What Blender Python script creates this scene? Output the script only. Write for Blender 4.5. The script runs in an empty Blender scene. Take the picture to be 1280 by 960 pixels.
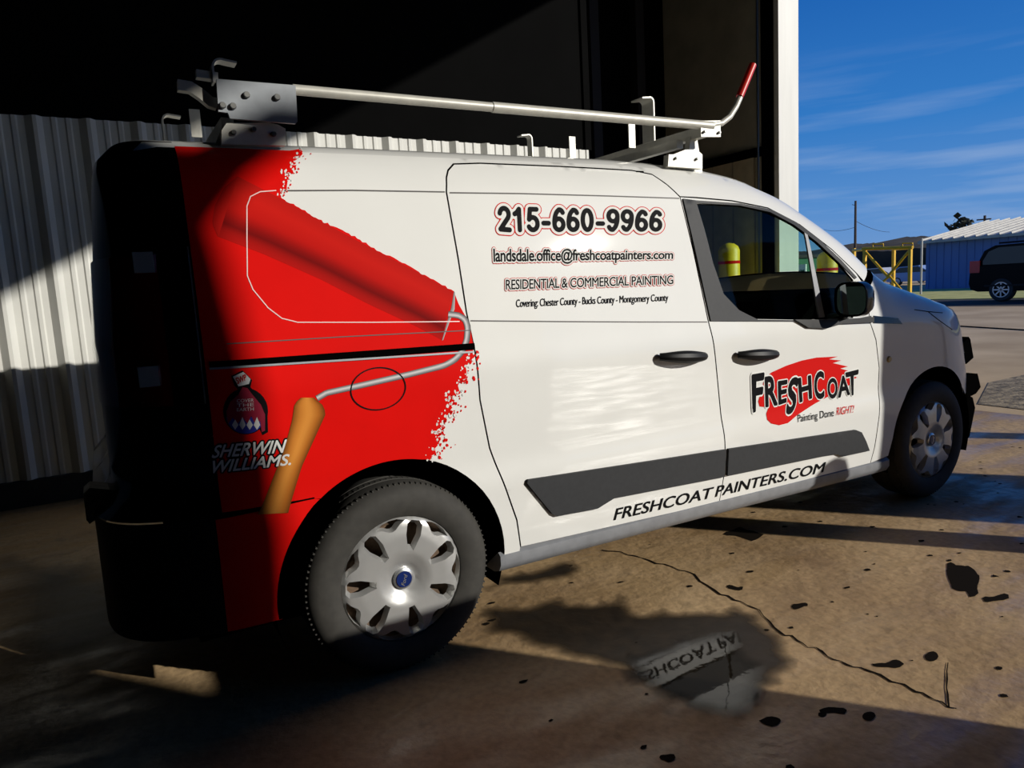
import bpy, bmesh, math, random
import numpy as np
from mathutils import Vector, Matrix
from mathutils.geometry import delaunay_2d_cdt

random.seed(7); rng = np.random.default_rng(7)
S = bpy.context.scene
COL = S.collection
R = math.radians

# ------------------------------------------------------------------ camera
# World frame: x along the van (front = +x), y away from the camera, z up, rear axle at x=0,
# outer face of the near wheels at y=0.
FPX = 889.0
CAM = np.array([-0.780, -2.149, 1.250])
YAW, PITCH, ROLL = R(29.79), R(7.50), R(-3.126)
def basis():
    fwd = np.array([math.sin(YAW), math.cos(YAW), 0.]); right = np.array([math.cos(YAW), -math.sin(YAW), 0.]); up = np.array([0, 0, 1.])
    f2 = fwd*math.cos(PITCH) - up*math.sin(PITCH); u2 = up*math.cos(PITCH) + fwd*math.sin(PITCH)
    return right*math.cos(ROLL) + u2*math.sin(ROLL), u2*math.cos(ROLL) - right*math.sin(ROLL), f2
BR, BU, BF = basis()
cd = bpy.data.cameras.new('camera'); cam = bpy.data.objects.new('camera', cd); COL.objects.link(cam)
cd.sensor_width = 36; cd.lens = FPX*36/1280; cd.clip_end = 2000; cd.clip_start = 0.05
cam.matrix_world = Matrix(((BR[0], BU[0], -BF[0], CAM[0]), (BR[1], BU[1], -BF[1], CAM[1]), (BR[2], BU[2], -BF[2], CAM[2]), (0, 0, 0, 1)))
S.camera = cam

# ------------------------------------------------------------------ sky, sun, exposure
S.view_settings.view_transform = 'Standard'; S.view_settings.look = 'None'
S.view_settings.gamma = 1; S.view_settings.use_curve_mapping = False
S.view_settings.exposure = 0.0
SUN_AZ, SUN_EL = R(52), R(19)
def lin(c):
    return tuple((v/12.92 if v <= .04045 else ((v+.055)/1.055)**2.4) for v in [x/255 for x in c]) + (1,)
w = bpy.data.worlds.new('sky'); S.world = w; w.use_nodes = True
nt = w.node_tree; nt.nodes.clear()
tc = nt.nodes.new('ShaderNodeTexCoord'); sep = nt.nodes.new('ShaderNodeSeparateXYZ')
rmp = nt.nodes.new('ShaderNodeValToRGB'); bg = nt.nodes.new('ShaderNodeBackground'); out = nt.nodes.new('ShaderNodeOutputWorld')
nt.links.new(tc.outputs['Generated'], sep.inputs[0]); nt.links.new(sep.outputs['Z'], rmp.inputs[0])
els = rmp.color_ramp.elements
els[0].position = 0.0; els[0].color = lin((116, 155, 206)); els[1].position = 0.9; els[1].color = lin((10, 58, 135))
for pos, c in ((.08, (88, 142, 205)), (.18, (52, 122, 196)), (.36, (24, 92, 174))):
    e = els.new(pos); e.color = lin(c)
mp = nt.nodes.new('ShaderNodeMapping'); mp.inputs['Scale'].default_value = (2.2, 2.2, 26)
nz = nt.nodes.new('ShaderNodeTexNoise'); nz.inputs['Scale'].default_value = 1.6; nz.inputs['Detail'].default_value = 5
cr = nt.nodes.new('ShaderNodeValToRGB'); cr.color_ramp.elements[0].position = .47; cr.color_ramp.elements[1].position = .75
low = nt.nodes.new('ShaderNodeMapRange'); low.inputs[1].default_value = .28; low.inputs[2].default_value = .06; low.inputs[3].default_value = 0; low.inputs[4].default_value = .85
mul = nt.nodes.new('ShaderNodeMath'); mul.operation = 'MULTIPLY'
mx = nt.nodes.new('ShaderNodeMix'); mx.data_type = 'RGBA'; mx.inputs[7].default_value = lin((150, 176, 214))
nt.links.new(tc.outputs['Generated'], mp.inputs[0]); nt.links.new(mp.outputs[0], nz.inputs[0]); nt.links.new(nz.outputs[0], cr.inputs[0])
nt.links.new(sep.outputs['Z'], low.inputs[0]); nt.links.new(cr.outputs[0], mul.inputs[0]); nt.links.new(low.outputs[0], mul.inputs[1])
nt.links.new(mul.outputs[0], mx.inputs[0]); nt.links.new(rmp.outputs[0], mx.inputs[6]); nt.links.new(mx.outputs[2], bg.inputs[0])
bg.inputs[1].default_value = 1.0; nt.links.new(bg.outputs[0], out.inputs[0])
sd = bpy.data.lights.new('sun', 'SUN'); sd.energy = 4.15; sd.angle = R(.53); sd.color = (1, .955, .87)
sun = bpy.data.objects.new('sun', sd); COL.objects.link(sun)
SDIR = Vector((-math.cos(SUN_AZ)*math.cos(SUN_EL), math.sin(SUN_AZ)*math.cos(SUN_EL), -math.sin(SUN_EL)))
sun.rotation_euler = SDIR.to_track_quat('-Z', 'Y').to_euler(); sun.location = (20, -25, 15)

# ------------------------------------------------------------------ helpers
def ray(px, py): return BF + BR*(px-640)/FPX - BU*(py-480)/FPX
def at(px, py, y=None, z=None, x=None):
    d = ray(px, py); ax, v = (1, y) if y is not None else ((2, z) if z is not None else (0, x))
    return CAM + d*((v-CAM[ax])/d[ax])
def mat(name, rgb, rough=.5, metal=0, var=0.0, scale=8, coat=0, rgb2=None, bump=0, bscale=40, spec=.5, stretch=None, attr=None, alpha=None, trans=0, emit=None):
    m = bpy.data.materials.new(name); m.use_nodes = True; n = m.node_tree; b = n.nodes['Principled BSDF']
    b.inputs['Roughness'].default_value = rough; b.inputs['Metallic'].default_value = metal
    b.inputs['Coat Weight'].default_value = coat; b.inputs['Coat Roughness'].default_value = .04
    b.inputs['Specular IOR Level'].default_value = spec; b.inputs['Transmission Weight'].default_value = trans
    c1 = lin(rgb); b.inputs['Base Color'].default_value = c1
    if emit: b.inputs['Emission Color'].default_value = lin(emit[0]); b.inputs['Emission Strength'].default_value = emit[1]
    if attr:
        a = n.nodes.new('ShaderNodeVertexColor'); a.layer_name = attr; n.links.new(a.outputs[0], b.inputs['Base Color'])
    if var or rgb2 or bump:
        t = n.nodes.new('ShaderNodeTexCoord'); src = t.outputs['Object']
        if stretch:
            k = n.nodes.new('ShaderNodeMapping'); k.inputs['Scale'].default_value = stretch; n.links.new(src, k.inputs[0]); src = k.outputs[0]
        if var or rgb2:
            z = n.nodes.new('ShaderNodeTexNoise'); z.inputs['Scale'].default_value = scale; z.inputs['Detail'].default_value = 6; n.links.new(src, z.inputs[0])
            r = n.nodes.new('ShaderNodeValToRGB'); r.color_ramp.elements[0].position = .35; r.color_ramp.elements[1].position = .68
            c2 = lin(rgb2) if rgb2 else tuple(min(1, v*(1+var)) for v in c1[:3])+(1,)
            r.color_ramp.elements[0].color = c1 if rgb2 else tuple(v*(1-var) for v in c1[:3])+(1,); r.color_ramp.elements[1].color = c2
            n.links.new(z.outputs[0], r.inputs[0]); n.links.new(r.outputs[0], b.inputs['Base Color'])
        if bump:
            z2 = n.nodes.new('ShaderNodeTexNoise'); z2.inputs['Scale'].default_value = bscale; z2.inputs['Detail'].default_value = 5; n.links.new(src, z2.inputs[0])
            bp = n.nodes.new('ShaderNodeBump'); bp.inputs['Strength'].default_value = bump; bp.inputs['Distance'].default_value = .02
            n.links.new(z2.outputs[0], bp.inputs['Height']); n.links.new(bp.outputs[0], b.inputs['Normal'])
    return m
class MB:
    def __init__(s): s.v = []; s.f = []; s.c = None
    def add(s, v, f):
        o = len(s.v); s.v += [tuple(map(float, p)) for p in v]; s.f += [tuple(i+o for i in q) for q in f]; return s
    def box(s, a, b, M=None):
        x0, y0, z0 = a; x1, y1, z1 = b
        v = [(x0,y0,z0),(x1,y0,z0),(x1,y1,z0),(x0,y1,z0),(x0,y0,z1),(x1,y0,z1),(x1,y1,z1),(x0,y1,z1)]
        if M is not None: v = [tuple(M @ Vector(p)) for p in v]
        return s.add(v, [(0,3,2,1),(4,5,6,7),(0,1,5,4),(1,2,6,5),(2,3,7,6),(3,0,4,7)])
    def tube(s, path, r, n=10, cap=True):
        P = [np.array(p, float) for p in path]; k = len(P); rr = r if hasattr(r, '__len__') else [r]*k
        t0 = P[1]-P[0]; up = np.array([0, 0, 1.]) if abs(t0[2]) < .9*np.linalg.norm(t0) else np.array([0, 1., 0]); v = []
        for i in range(k):
            t = P[min(i+1, k-1)]-P[max(i-1, 0)]; t /= np.linalg.norm(t)
            a = np.cross(t, up); a /= np.linalg.norm(a); b = np.cross(a, t); up = b
            v += [P[i]+rr[i]*(a*math.cos(2*math.pi*j/n)+b*math.sin(2*math.pi*j/n)) for j in range(n)]
        f = [(i*n+j, i*n+(j+1) % n, (i+1)*n+(j+1) % n, (i+1)*n+j) for i in range(k-1) for j in range(n)]
        if cap: f += [tuple(range(n))[::-1], tuple(range((k-1)*n, k*n))]
        return s.add(v, f)
    def lathe(s, prof, n=48, c=(0, 0, 0), axis='y'):
        k = len(prof); v = []
        for r, h in prof:
            for j in range(n):
                a = 2*math.pi*j/n; p, q = r*math.cos(a), r*math.sin(a)
                v.append({'y': (c[0]+p, c[1]+h, c[2]+q), 'z': (c[0]+p, c[1]+q, c[2]+h), 'x': (c[0]+h, c[1]+p, c[2]+q)}[axis])
        return s.add(v, [(i*n+j, i*n+(j+1) % n, (i+1)*n+(j+1) % n, (i+1)*n+j) for i in range(k-1) for j in range(n)])
    def prism(s, poly, vec):
        k = len(poly); v = [np.array(p, float) for p in poly]; v += [p+np.array(vec) for p in v]
        return s.add(v, [tuple(range(k))[::-1], tuple(range(k, 2*k))]+[(i, (i+1) % k, k+(i+1) % k, k+i) for i in range(k)])
    def build(s, name, m, parent=None, smooth=False, angle=35):
        me = bpy.data.meshes.new(name); me.from_pydata(s.v, [], s.f); me.update()
        bm = bmesh.new(); bm.from_mesh(me); bmesh.ops.recalc_face_normals(bm, faces=bm.faces); bm.to_mesh(me); bm.free()
        return link(name, me, m, parent, smooth, angle)
def link(name, me, m, parent=None, smooth=False, angle=35):
    me.materials.append(m)
    if smooth:
        me.polygons.foreach_set('use_smooth', [True]*len(me.polygons)); me.set_sharp_from_angle(angle=R(angle))
    o = bpy.data.objects.new(name, me); COL.objects.link(o)
    if parent is not None:
        o.parent = parent; o.matrix_parent_inverse = Matrix.Translation(-WLOC.get(parent.name, Vector((0, 0, 0))))
    return o
WLOC = {}
def thing(name, label, cat, loc=(0, 0, 0), group=None):
    o = bpy.data.objects.new(name, None); COL.objects.link(o); o.location = loc; WLOC[o.name] = Vector(loc)
    return tag(o, label, cat, group)
def tag(o, label, cat, group=None):
    o['label'] = label; o['category'] = cat
    if group: o['group'] = group
    return o
def struct(o): o['kind'] = 'structure'; return o

# ------------------------------------------------------------------ materials
M = dict(
    white=mat('van_white', (222, 222, 218), .5, coat=.8, var=.02, scale=3, spec=.2),
    red=mat('wrap_red', (214, 14, 9), .6, coat=.3, var=.05, scale=4, spec=.04),
    art=mat('wrap_print', (255, 255, 255), .6, coat=.3, attr='Col', spec=.04),
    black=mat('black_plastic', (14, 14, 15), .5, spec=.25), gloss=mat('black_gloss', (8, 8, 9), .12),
    void=mat('dark_cavity', (5, 5, 5), .95, spec=0), clad=mat('grey_cladding', (52, 53, 55), .55, var=.06, scale=60, spec=.2),
    sill=mat('grey_sill', (128, 130, 134), .42, var=.1, scale=18), rubber=mat('tyre_rubber', (52, 50, 46), .8, var=.15, scale=30),
    hub=mat('hubcap_silver', (196, 196, 194), .3, metal=.55, var=.04, scale=12), rust=mat('rusty_steel', (104, 84, 66), .8, var=.3, scale=40),
    blue=mat('badge_blue', (22, 40, 96), .25), silver=mat('badge_silver', (210, 212, 214), .25, metal=.8),
    rack=mat('rack_painted_steel', (196, 194, 184), .42, metal=.25, var=.08, scale=25), zinc=mat('rack_zinc_plate', (136, 141, 146), .5, metal=.1, var=.06, scale=30),
    bolt=mat('bolt_steel', (120, 120, 118), .35, metal=.9), grip=mat('red_grip', (196, 28, 18), .4),
    ink=mat('print_black', (17, 17, 19), .6, spec=.05), inkred=mat('print_red', (204, 22, 18), .6, spec=.05), inkwhite=mat('print_white', (226, 226, 222), .6, spec=.05),
    glass=None, seat=mat('seat_cloth', (24, 25, 27), .9, var=.2, scale=50), lamp=mat('tail_lamp_red', (120, 6, 8), .12, coat=1),
    amber=mat('marker_lens', (190, 170, 120), .2), mirror=mat('mirror_glass', (200, 210, 205), .03, metal=1),
)
def glassmat(name, tint, a):
    m = bpy.data.materials.new(name); m.use_nodes = True; n = m.node_tree; n.nodes.clear()
    o = n.nodes.new('ShaderNodeOutputMaterial'); t = n.nodes.new('ShaderNodeBsdfTransparent'); t.inputs[0].default_value = tint
    g = n.nodes.new('ShaderNodeBsdfGlossy'); g.inputs['Roughness'].default_value = .02
    lw = n.nodes.new('ShaderNodeLayerWeight'); lw.inputs[0].default_value = .5; fr = n.nodes.new('ShaderNodeMapRange'); fr.inputs[1].default_value = .45; fr.inputs[2].default_value = 1; fr.inputs[3].default_value = .03; fr.inputs[4].default_value = a; n.links.new(lw.outputs['Facing'], fr.inputs[0]); mxs = n.nodes.new('ShaderNodeMixShader')
    n.links.new(fr.outputs[0], mxs.inputs[0]); n.links.new(t.outputs[0], mxs.inputs[1]); n.links.new(g.outputs[0], mxs.inputs[2]); n.links.new(mxs.outputs[0], o.inputs[0])
    return m
M['glass'] = glassmat('tinted_glass', (.76, .92, .84, 1), .5)

# ------------------------------------------------------------------ building shell
WY, WTOP, X0 = 3.5, 2.53, 5.42
mw = mat('liner_white_metal', (206, 206, 200), .5, var=.06, scale=2, bump=.05, bscale=3)
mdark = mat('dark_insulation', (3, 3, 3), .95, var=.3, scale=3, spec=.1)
mgrey = mat('grey_wall_panel', (176, 172, 154), .8, var=.12, scale=4)
mconc = mat('kerb_concrete', (54, 52, 46), .9, var=.25, scale=9)
# concrete floor
def floor_material():
    m = bpy.data.materials.new('concrete_floor'); m.use_nodes = True; n = m.node_tree; b = n.nodes['Principled BSDF']
    t = n.nodes.new('ShaderNodeTexCoord')
    def noise(s, d, stretch=None):
        z = n.nodes.new('ShaderNodeTexNoise'); z.inputs['Scale'].default_value = s; z.inputs['Detail'].default_value = d
        if stretch:
            k = n.nodes.new('ShaderNodeMapping'); k.inputs['Scale'].default_value = stretch; n.links.new(t.outputs['Object'], k.inputs[0]); n.links.new(k.outputs[0], z.inputs[0])
        else: n.links.new(t.outputs['Object'], z.inputs[0])
        return z
    def ramp(src, *st):
        r = n.nodes.new('ShaderNodeValToRGB'); e = r.color_ramp.elements
        e[0].position, e[0].color = st[0]; e[1].position, e[1].color = st[-1]
        for p, c in st[1:-1]:
            q = e.new(p); q.color = c
        n.links.new(src, r.inputs[0]); return r
    base = ramp(noise(1.3, 8).outputs[0], (.3, lin((140, 112, 80))), (.5, lin((178, 148, 108))), (.72, lin((196, 166, 124))))
    grit = ramp(noise(38, 6).outputs[0], (.3, (.62, .62, .62, 1)), (.6, (1, 1, 1, 1)))
    spots = ramp(noise(7, 4).outputs[0], (.26, (.35, .35, .33, 1)), (.36, (1, 1, 1, 1)))
    m1 = n.nodes.new('ShaderNodeMix'); m1.data_type = 'RGBA'; m1.blend_type = 'MULTIPLY'; m1.inputs[0].default_value = .6
    m2 = n.nodes.new('ShaderNodeMix'); m2.data_type = 'RGBA'; m2.blend_type = 'MULTIPLY'; m2.inputs[0].default_value = .55
    n.links.new(base.outputs[0], m1.inputs[6]); n.links.new(grit.outputs[0], m1.inputs[7])
    n.links.new(m1.outputs[2], m2.inputs[6]); n.links.new(spots.outputs[0], m2.inputs[7]); n.links.new(m2.outputs[2], b.inputs['Base Color'])
    rr = ramp(noise(2.2, 5, (1, 3, 1)).outputs[0], (.38, (.35, .35, .35, 1)), (.62, (.85, .85, .85, 1)))
    n.links.new(rr.outputs[0], b.inputs['Roughness'])
    bp = n.nodes.new('ShaderNodeBump'); bp.inputs['Strength'].default_value = .35; bp.inputs['Distance'].default_value = .02
    n.links.new(noise(16, 8).outputs[0], bp.inputs['Height']); n.links.new(bp.outputs[0], b.inputs['Normal'])
    return m
fl = struct(MB().box((-8, -11, -.2), (5.72, 4.8, 0)).build('floor', floor_material()))
fl['label'] = 'worn tan concrete floor of the bay with stains and cracks'
# corrugated liner
def sheet_profile(x0, n=3, p=.301, y=WY):
    pts = []
    for k in range(n):
        a = x0+k*p
        pts += [(a, y), (a+.046, y-.040), (a+.068, y-.040), (a+.100, y), (a+.140, y), (a+.150, y-.009), (a+.172, y-.009), (a+.182, y),
                (a+.222, y), (a+.232, y-.009), (a+.254, y-.009), (a+.264, y)]
    pts.append((x0+n*p, y)); return pts
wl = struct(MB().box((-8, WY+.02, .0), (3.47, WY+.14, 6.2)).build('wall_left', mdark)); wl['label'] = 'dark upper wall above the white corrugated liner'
i = 0; x = 3.47-.903*13
while x < 3.4:
    pts = sheet_profile(x); mb = MB(); k = len(pts)
    mb.add([(a, b, .17) for a, b in pts]+[(a, b, WTOP) for a, b in pts]+[(a, b+.006, .17) for a, b in pts]+[(a, b+.006, WTOP) for a, b in pts],
           [(j, j+1, k+j+1, k+j) for j in range(k-1)]+[(2*k+j+1, 2*k+j, 3*k+j, 3*k+j+1) for j in range(k-1)]+[(k+j, k+j+1, 3*k+j+1, 3*k+j) for j in range(k-1)])
    mb.build('corrugated_sheet', mw, wl); x += .903
MB().box((-8, WY-.05, 0), (3.47, WY+.02, .175)).build('kerb', mconc, wl)
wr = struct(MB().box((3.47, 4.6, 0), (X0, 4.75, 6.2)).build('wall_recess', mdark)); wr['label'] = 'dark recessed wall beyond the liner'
MB().box((3.40, WY, 0), (3.47, 4.62, 6.2)).build('return_panel', mdark, wr)
for xx in (4.25, 4.9): MB().box((xx, 4.48, 0), (xx+.12, 4.6, 6.2)).build('steel_girt', mat('girt_%d' % int(xx*10), (42, 41, 40), .7), wr)
wf = struct(MB().box((X0, 2.97, 0), (X0+.27, 4.75, 6.2)).build('wall_front', mgrey)); wf['label'] = 'grey end wall beside the big door opening'
mjamb = mat('jamb_white_steel', (212, 212, 206), .5, var=.05, scale=4, stretch=(3, 3, .3))
MB().box((X0-.01, 2.93, 0), (X0+.29, 2.985, 5.28)).build('door_jamb', mjamb, wf)
MB().box((X0-.06, 3.0, 0), (X0-.002, 3.11, 6.0)).build('door_track', M['void'], wf)
MB().tube([(X0-.085, 3.13, 0), (X0-.085, 3.13, 6)], .012, 8).build('track_rod', M['bolt'], wf)
for yy in (3.24, 3.54, 3.84, 4.14, 4.44): MB().box((X0-.03, yy, .17), (X0-.002, yy+.28, WTOP-.02)).build('liner_panel', mat('liner_tan_%d' % int(yy*100), (196, 186, 160), .7, var=.1), wf)
MB().box((X0-.045, 3.12, WTOP-.03), (X0-.001, 4.6, WTOP+.06)).build('ledger_rail', M['void'], wf)
wn = struct(MB().box((X0, -11, 0), (X0+.27, -7.80, 6.2)).build('wall_front_near', mgrey)); wn['label'] = 'end wall on the other side of the door opening'
MB().box((X0+.02, -7.82, 0), (X0+.25, -7.735, 4.2)).build('jamb_shade_box', mjamb, wn)  # box added out of view to widen the shadow low on the van's rear
hd = struct(MB().box((X0, -7.80, 5.28), (X0+.27, 2.97, 6.2)).build('trim_1', mgrey)); hd['label'] = 'door header above the bay opening'
MB().prism([(X0+.05, -7.81, 4.86), (X0+.05, -7.55, 4.97), (X0+.05, -7.2, 5.0), (X0+.05, -7.2, 5.06), (X0+.05, -7.81, 5.06)], (.17, 0, 0)).build('corner_shade_bar', mgrey, hd)  # unseen bar added so its shadow darkens the van's upper rear corner
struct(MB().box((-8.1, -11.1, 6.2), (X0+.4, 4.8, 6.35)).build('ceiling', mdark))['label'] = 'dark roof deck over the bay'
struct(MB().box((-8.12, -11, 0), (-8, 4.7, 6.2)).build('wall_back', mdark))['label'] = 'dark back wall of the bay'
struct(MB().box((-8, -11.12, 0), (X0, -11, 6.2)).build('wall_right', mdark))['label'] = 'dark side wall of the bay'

# ------------------------------------------------------------------ van body: one implicit form, panels are cut from it
YC = .905
def smax(a, b, k):
    h = np.maximum(k-np.abs(a-b), 0)/k; return np.maximum(a, b)+h*h*k*.25
_sz = np.array([.1, .25, .4, .59, .65, .80, .95, 1.01, 1.05, 1.08, 1.2, 1.4, 1.6, 1.75, 1.95]); _sw = np.array([.885, .904, .916, .922, .909, .912, .915, .914, .904, .899, .880, .848, .811, .780, .735])
_tx = np.array([-1., -.5, 0, .5, 1.07, 1.45, 1.6, 1.8, 2.06, 2.29, 2.48, 2.64, 2.78, 2.95, 3.25, 3.55, 3.68, 3.85, 4.1])+.109
_tz = np.array([1.735, 1.742, 1.748, 1.752, 1.756, 1.744, 1.732, 1.702, 1.622, 1.512, 1.412, 1.302, 1.212, 1.165, 1.088, 1.0, .91, .70, .2])+.042
def smooth_interp(x, xs, ys, h=.05):
    return (np.interp(x-h, xs, ys)+np.interp(x-h/2, xs, ys)+np.interp(x, xs, ys)+np.interp(x+h/2, xs, ys)+np.interp(x+h, xs, ys))/5
def F(x, y, z):
    x, y, z = np.broadcast_arrays(np.asarray(x, float), np.asarray(y, float), np.asarray(z, float))
    e = np.abs(y-YC); q = e/.9
    side = e-smooth_interp(z, _sz, _sw, .03)
    top = (z-(smooth_interp(x+.18*q*q, _tx, _tz, .06)-.07*q*q))*.9
    front = (x-(3.94-.58*q**4-.10*np.clip((z-.62)/.4, 0, 1)))*.8
    rear = ((-.80+.05*np.clip((z-1.15)/.5, 0, 1.3)-.06*np.clip((.72-z)/.06, 0, 1)+.24*q**9)-x)*.8
    f = smax(side, top, .14); f = smax(f, front, .10); return smax(f, rear, .10)
def solve(fn, lo, hi, n=40):
    lo = np.array(lo, float); hi = np.array(hi, float)
    for _ in range(n):
        m = .5*(lo+hi); v = fn(m) > 0; hi = np.where(v, m, hi); lo = np.where(v, lo, m)
    return .5*(lo+hi)
def side_y(x, z):            # near side surface
    x = np.asarray(x, float); z = np.asarray(z, float)
    return solve(lambda y: F(x, y, z), np.full(x.shape, YC), np.full(x.shape, -.2))
def top_z(x, y):
    x = np.asarray(x, float); y = np.asarray(y, float)
    return solve(lambda z: F(x, y, z), np.full(x.shape, .3), np.full(x.shape, 2.2))
def normal(P):
    P = np.asarray(P, float); h = .004; x, y, z = P[:, 0], P[:, 1], P[:, 2]
    g = np.stack([F(x+h, y, z)-F(x-h, y, z), F(x, y+h, z)-F(x, y-h, z), F(x, y, z+h)-F(x, y, z-h)], -1)
    return g/np.maximum(np.linalg.norm(g, axis=1, keepdims=True), 1e-9)
def hit(pts):                # pixels -> points on the near side of the body
    P = np.asarray(pts, float).reshape(-1, 2); d = BF+np.outer((P[:, 0]-640)/FPX, BR)-np.outer((P[:, 1]-480)/FPX, BU)
    t0 = (-.15-CAM[1])/d[:, 1]; t1 = (.6-CAM[1])/d[:, 1]; ts = np.linspace(0, 1, 150); best = np.full(len(P), np.nan); prev = None
    for s in ts:
        t = t0+(t1-t0)*s; q = CAM+d*t[:, None]; v = F(q[:, 0], q[:, 1], q[:, 2])
        new = np.isnan(best) & (v <= 0); best[new] = s
    miss = np.isnan(best)
    lo = np.where(miss, .2, best-1/149.); hi = np.where(miss, .2, best)
    for _ in range(25):
        m = .5*(lo+hi); t = t0+(t1-t0)*m; q = CAM+d*t[:, None]; v = F(q[:, 0], q[:, 1], q[:, 2]) <= 0
        hi = np.where(v, m, hi); lo = np.where(v, lo, m)
    t = t0+(t1-t0)*hi; return CAM+d*t[:, None]
def xz(pts): return [tuple(p) for p in hit(pts)[:, [0, 2]]]
def resample(poly, step, closed=True):
    o = []; n = len(poly)
    for i in range(n if closed else n-1):
        a = np.array(poly[i]); b = np.array(poly[(i+1) % n]); k = max(1, int(np.linalg.norm(b-a)/step))
        o += [tuple(a+(b-a)*j/k) for j in range(k)]
    if not closed: o.append(tuple(poly[-1]))
    return o
def area(p): return .5*sum(p[i][0]*p[(i+1) % len(p)][1]-p[(i+1) % len(p)][0]*p[i][1] for i in range(len(p)))
def inset(poly, d):
    p = [np.array(q) for q in poly]; n = len(p); s = 1 if area(poly) > 0 else -1; o = []
    for i in range(n):
        a = p[i]-p[i-1]; b = p[(i+1) % n]-p[i]; a = a/max(np.linalg.norm(a), 1e-9); b = b/max(np.linalg.norm(b), 1e-9)
        na = np.array([-a[1], a[0]])*s; nb = np.array([-b[1], b[0]])*s; m = na+nb; L = max(np.linalg.norm(m), .6); o.append(tuple(p[i]+m/L*d))
    return o
def inside(poly, X, Z):
    r = np.zeros(X.shape, bool); n = len(poly)
    for i in range(n):
        x1, z1 = poly[i]; x2, z2 = poly[(i+1) % n]
        c = ((z1 > Z) != (z2 > Z)); r ^= c & (X < (x2-x1)*(Z-z1)/(z2-z1+1e-15)+x1)
    return r
def tri2d(poly, holes=(), step=.035, grid=True):
    loops = [resample(poly, step)]+[resample(h, step) for h in holes]
    pts = []; edges = []
    for L in loops:
        o = len(pts); pts += L; edges += [(o+i, o+(i+1) % len(L)) for i in range(len(L))]
    nb = len(pts); a = np.array(poly)
    if grid:
        gx, gz = np.meshgrid(np.arange(a[:, 0].min()+step/2, a[:, 0].max(), step), np.arange(a[:, 1].min()+step/2, a[:, 1].max(), step))
        gx = gx.ravel(); gz = gz.ravel(); ok = inside(poly, gx, gz)
        for h in holes: ok &= ~inside(h, gx, gz)
        g = np.stack([gx[ok], gz[ok]], -1)
        if len(g):
            B = np.array(pts); keep = np.array([((B-q)**2).sum(1).min() > (step*.45)**2 for q in g]); pts += [tuple(q) for q in g[keep]]
    r = delaunay_2d_cdt([Vector(p) for p in pts], edges, [], 0, 1e-6)
    V = np.array([tuple(v) for v in r[0]]); T = [tuple(f) for f in r[2]]
    cx = np.array([V[list(f)].mean(0) for f in T]); ok = inside(poly, cx[:, 0], cx[:, 1])
    for h in holes: ok &= ~inside(h, cx[:, 0], cx[:, 1])
    return V, [f for f, k in zip(T, ok) if k], loops
def make_skin(P, T, off, loops3=None, depth=0, mirror=False):
    N = normal(P); Q = P+N*off; mb = MB(); mb.add(Q, T); mb.rim = len(mb.f)
    if depth and loops3 is not None:
        for L in loops3:
            NL = normal(L); k = len(L); mb.add(list(L+NL*off)+list(L+NL*(off-depth)), [(i, (i+1) % k, k+(i+1) % k, k+i) for i in range(k)])
    if mirror: mb.v = [(a, 2*YC-b, c) for a, b, c in mb.v]
    return mb
def finish(mb, name, m, parent, out=None):
    me = bpy.data.meshes.new(name); me.from_pydata(mb.v, [], mb.f); me.update()
    nrim = getattr(mb, 'rim', len(mb.f))
    # faces outwards: compare with the gradient of the body form
    n = len(me.polygons); c = np.zeros(n*3); me.polygons.foreach_get('center', c); nn = np.zeros(n*3); me.polygons.foreach_get('normal', nn)
    g = normal(c.reshape(-1, 3)); d = (g*nn.reshape(-1, 3)).sum(1)
    bm = bmesh.new(); bm.from_mesh(me); bm.faces.ensure_lookup_table()
    for f, k in zip(list(bm.faces), d):
        if k < -.2: f.normal_flip()
    bm.to_mesh(me); bm.free(); o = link(name, me, m, parent, True, 50)
    if nrim < n and m in (M['white'], M['glass'], M['red']):
        me.materials.append(M['void'])
        for i in range(nrim, n): me.polygons[i].material_index = 1
    return o
def side_panel(name, poly, m, parent, holes=(), off=0, gap=.003, depth=.012, step=.035, mirror=False):
    p = inset(poly, gap) if gap else list(poly); h = [inset(q, -gap) if gap else q for q in holes]
    V, T, loops = tri2d(p, h, step); P = np.stack([V[:, 0], side_y(V[:, 0], V[:, 1]), V[:, 1]], -1)
    L3 = [np.stack([np.array(L)[:, 0], side_y(np.array(L)[:, 0], np.array(L)[:, 1]), np.array(L)[:, 1]], -1) for L in loops]
    return finish(make_skin(P, T, off, L3, depth, mirror), name, m, parent)
def top_panel(name, poly, m, parent, off=0, gap=.003, depth=.01, step=.06):
    p = inset(poly, gap) if gap else list(poly); V, T, loops = tri2d(p, (), step)
    P = np.stack([V[:, 0], V[:, 1], top_z(V[:, 0], V[:, 1])], -1)
    L3 = [np.stack([np.array(L)[:, 0], np.array(L)[:, 1], top_z(np.array(L)[:, 0], np.array(L)[:, 1])], -1) for L in loops]
    return finish(make_skin(P, T, off, L3, depth), name, m, parent)
def decal(name, poly, m, parent, off=.0018, step=.022, holes=()):      # flat print following the body
    V, T, loops = tri2d(list(poly), holes, step); P = np.stack([V[:, 0], side_y(V[:, 0], V[:, 1]), V[:, 1]], -1)
    return finish(make_skin(P, T, off), name, m, parent)
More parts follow.
